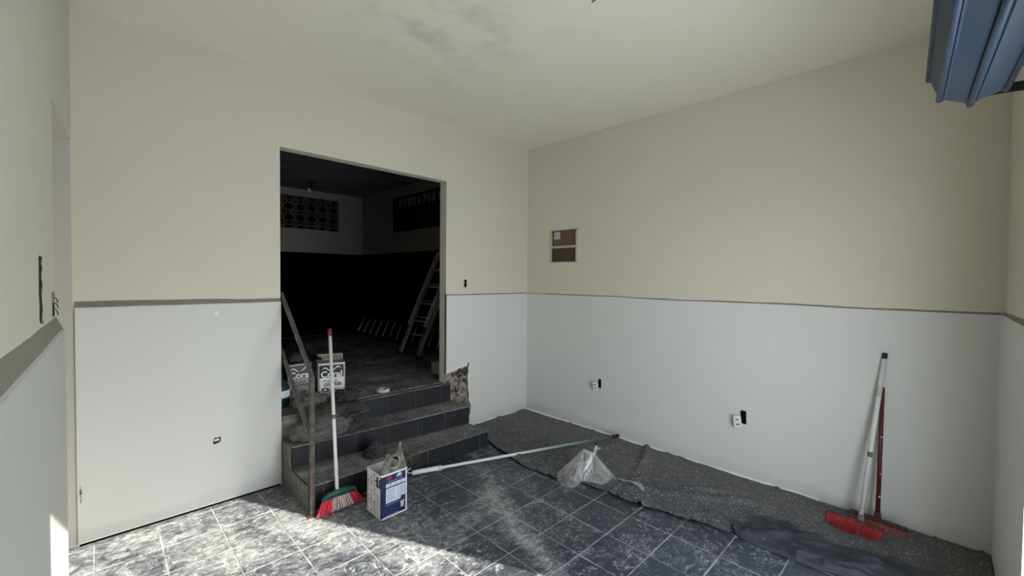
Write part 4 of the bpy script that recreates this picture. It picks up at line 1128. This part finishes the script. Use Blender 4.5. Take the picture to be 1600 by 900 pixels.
# gathered neck
under(tube('bag_neck', [apexR+Vector((0, 0, -.03)), apexR+Vector((.0, .0, .01)), apexR+Vector((.01, -.005, .035)), apexR+Vector((.012, -.008, .072))], [.030, .012, .010, .016], M['bag']), bg_)
o = lathe('bottle_mouth', [(.0, .0), (.013, .0), (.015, .012), (.011, .012), (.010, .004)], M['blackcap'], None, 14, apexR+Vector((.012, -.008, .070))); under(o, bg_)
for k in range(5):
    a = apexR+Vector((.005, 0, .025)); d_ = Vector((random.uniform(-.03, .04), random.uniform(-.04, .01), random.uniform(.005, .03)))
    bm = bmesh.new(); v_ = [bm.verts.new(a+Vector((0, .004, -.004))), bm.verts.new(a+Vector((0, -.004, .006))), bm.verts.new(a+d_*1.0+Vector((0, 0, .008))), bm.verts.new(a+d_+Vector((.006, 0, -.010)))]
    bm.faces.new(v_); under(frombm('bag_tail', bm, M['bag']), bg_)
# crumpled clear film trailing off to the right
bm = bmesh.new(); gr = []
for i in range(40):
    t = i/39; row = []
    for j in range(12):
        s_ = j/11; x = -.90+.10*t+.045*(s_-.5)-(.10*t*t); y = -1.86-.27*t+.03*(s_-.5)
        z = .022+ridge(x, y)+.020*abs(fbm(x*17, y*17, 2, 4))+.008
        row.append(bm.verts.new((x, y, z)))
    gr.append(row)
for i in range(39):
    for j in range(11): bm.faces.new((gr[i][j], gr[i][j+1], gr[i+1][j+1], gr[i+1][j]))
tag(frombm('plastic_film', bm, M['bag'], None, True), 'crumpled strip of clear plastic film trailing from the bag', 'plastic film')

# ------------------------------------------------------------------ ladders in the back room
def ladder_parts(root, A0, A1, B0, B1, n, rw, rt, mat, t0=.04, t1=.96, rr=.013, names=('rail', 'rung'), rmat=None):
    for a, b_ in ((A0, A1), (B0, B1)):
        bm = bmesh.new(); bar(bm, a, b_, rt, rw, (B0-A0).normalized()); under(frombm(names[0], bm, rmat or mat), root)
    for k in range(n):
        t = t0+(t1-t0)*k/(n-1); under(tube(names[1], [A0.lerp(A1, t), B0.lerp(B1, t)], rr, mat, None, 8), root)
ld = empty('extension_ladder', (-.76, 1.59, ZF), label='aluminium extension ladder leaning on the back room right wall', cat='ladder')
dirv = (Vector((-.036, 0, 2.098))-Vector((-.763, 0, .55)))
dirn = dirv.normalized()
A0 = Vector((-.763, 1.83, ZF+.03)); B0 = Vector((-.755, 1.36, ZF+.03)); LL = 1.68
ladder_parts(ld, A0, A0+dirn*LL, B0, B0+dirn*LL, 6, .065, .028, M['aludark'], .18, .97)
off = Vector((-.045, 0, .022))
A2 = A0+dirn*.42+off; B2 = B0+dirn*.42+off
ladder_parts(ld, A2+Vector((0, -.03, 0)), A2+dirn*1.2+Vector((0, -.03, 0)), B2+Vector((0, .03, 0)), B2+dirn*1.2+Vector((0, .03, 0)), 5, .065, .028, M['alu'], .06, .97, .013, ('fly_rail', 'fly_rung'))
for p_ in (A0, B0): under(box('rubber_foot', (p_.x-.03, p_.y-.03, ZF+.001), (p_.x+.035, p_.y+.03, ZF+.05), M['blackcap']), ld)
l2 = empty('ladder', (-.25, 2.9, ZF), label='long ladder lying on its side along the back room right wall', cat='ladder')
ladder_parts(l2, Vector((-.27, 4.40, ZF+.03)), Vector((-.27, .80, ZF+.03)), Vector((-.045, 4.55, ZF+.31)), Vector((-.045, .95, ZF+.34)), 15, .05, .022, M['alu'], .02, .98, .012, rmat=M['iron'])

# ------------------------------------------------------------------ rolled-up steel shutter
dr = empty('rolling_shutter', (-1.4, -3.785, 2.54), math.radians(2.4), label='blue rolled-up steel shutter at the top right corner', cat='shutter')
Rr = .130; Ln = 1.38; ns = 8
for k in range(ns):
    a0 = 2*math.pi*(k+.0)/ns + math.radians(3); a1 = a0+2*math.pi/ns
    p0 = Vector((0, math.cos(a0)*Rr, math.sin(a0)*Rr)); p1 = Vector((0, math.cos(a1)*Rr, math.sin(a1)*Rr))
    am = (a0+a1)/2; nrm = Vector((0, math.cos(am), math.sin(am)))
    tdir = (p1-p0).normalized()
    # slat: flat web with a rolled curl on each edge
    q0 = p0+tdir*.014; q1 = p1-tdir*.014
    bm = bmesh.new(); prof = [q0, q0+nrm*.004, q0.lerp(q1, .08)+nrm*.0005, q0.lerp(q1, .92)+nrm*.0005, q1+nrm*.004, q1, q1-nrm*.006, q0-nrm*.006]
    jx = random.uniform(-.012, .012)
    A_ = [bm.verts.new(p_+Vector((jx, 0, 0))) for p_ in prof]; B_ = [bm.verts.new(p_+Vector((-Ln, 0, 0))) for p_ in prof]
    bm.faces.new(A_); bm.faces.new(B_[::-1])
    for i in range(len(prof)): bm.faces.new((A_[i], A_[(i+1) % len(prof)], B_[(i+1) % len(prof)], B_[i]))
    o = frombm('slat', bm, M['blue']); o.parent = dr
    bm = bmesh.new()
    tubebm(bm, [p0+Vector((jx+.012, 0, 0))+nrm*0, p0+Vector((-Ln, 0, 0))], .0115, 10)
    o = frombm('slat_curl', bm, M['bluedull'], None, True); o.parent = dr
o = lathe('drum_core', [(0, 0), (.118, 0), (.118, Ln-.02), (0, Ln-.02)], M['bluedark'], dr, 24); o.rotation_euler = (0, math.radians(-90), 0); o.location = (-.02, 0, 0)
o = lathe('axle', [(0, 0), (.02, 0), (.02, Ln+.12), (0, Ln+.12)], M['iron'], dr, 12); o.rotation_euler = (0, math.radians(-90), 0); o.location = (.06, 0, 0)
bm = bmesh.new(); bar(bm, (.03, -.02, -.085), (.06, -.205, -.085), .012, .035); bar(bm, (.05, -.03, -.09), (.05, .0, .03), .012, .03)
o = frombm('bracket', bm, M['iron']); o.parent = dr
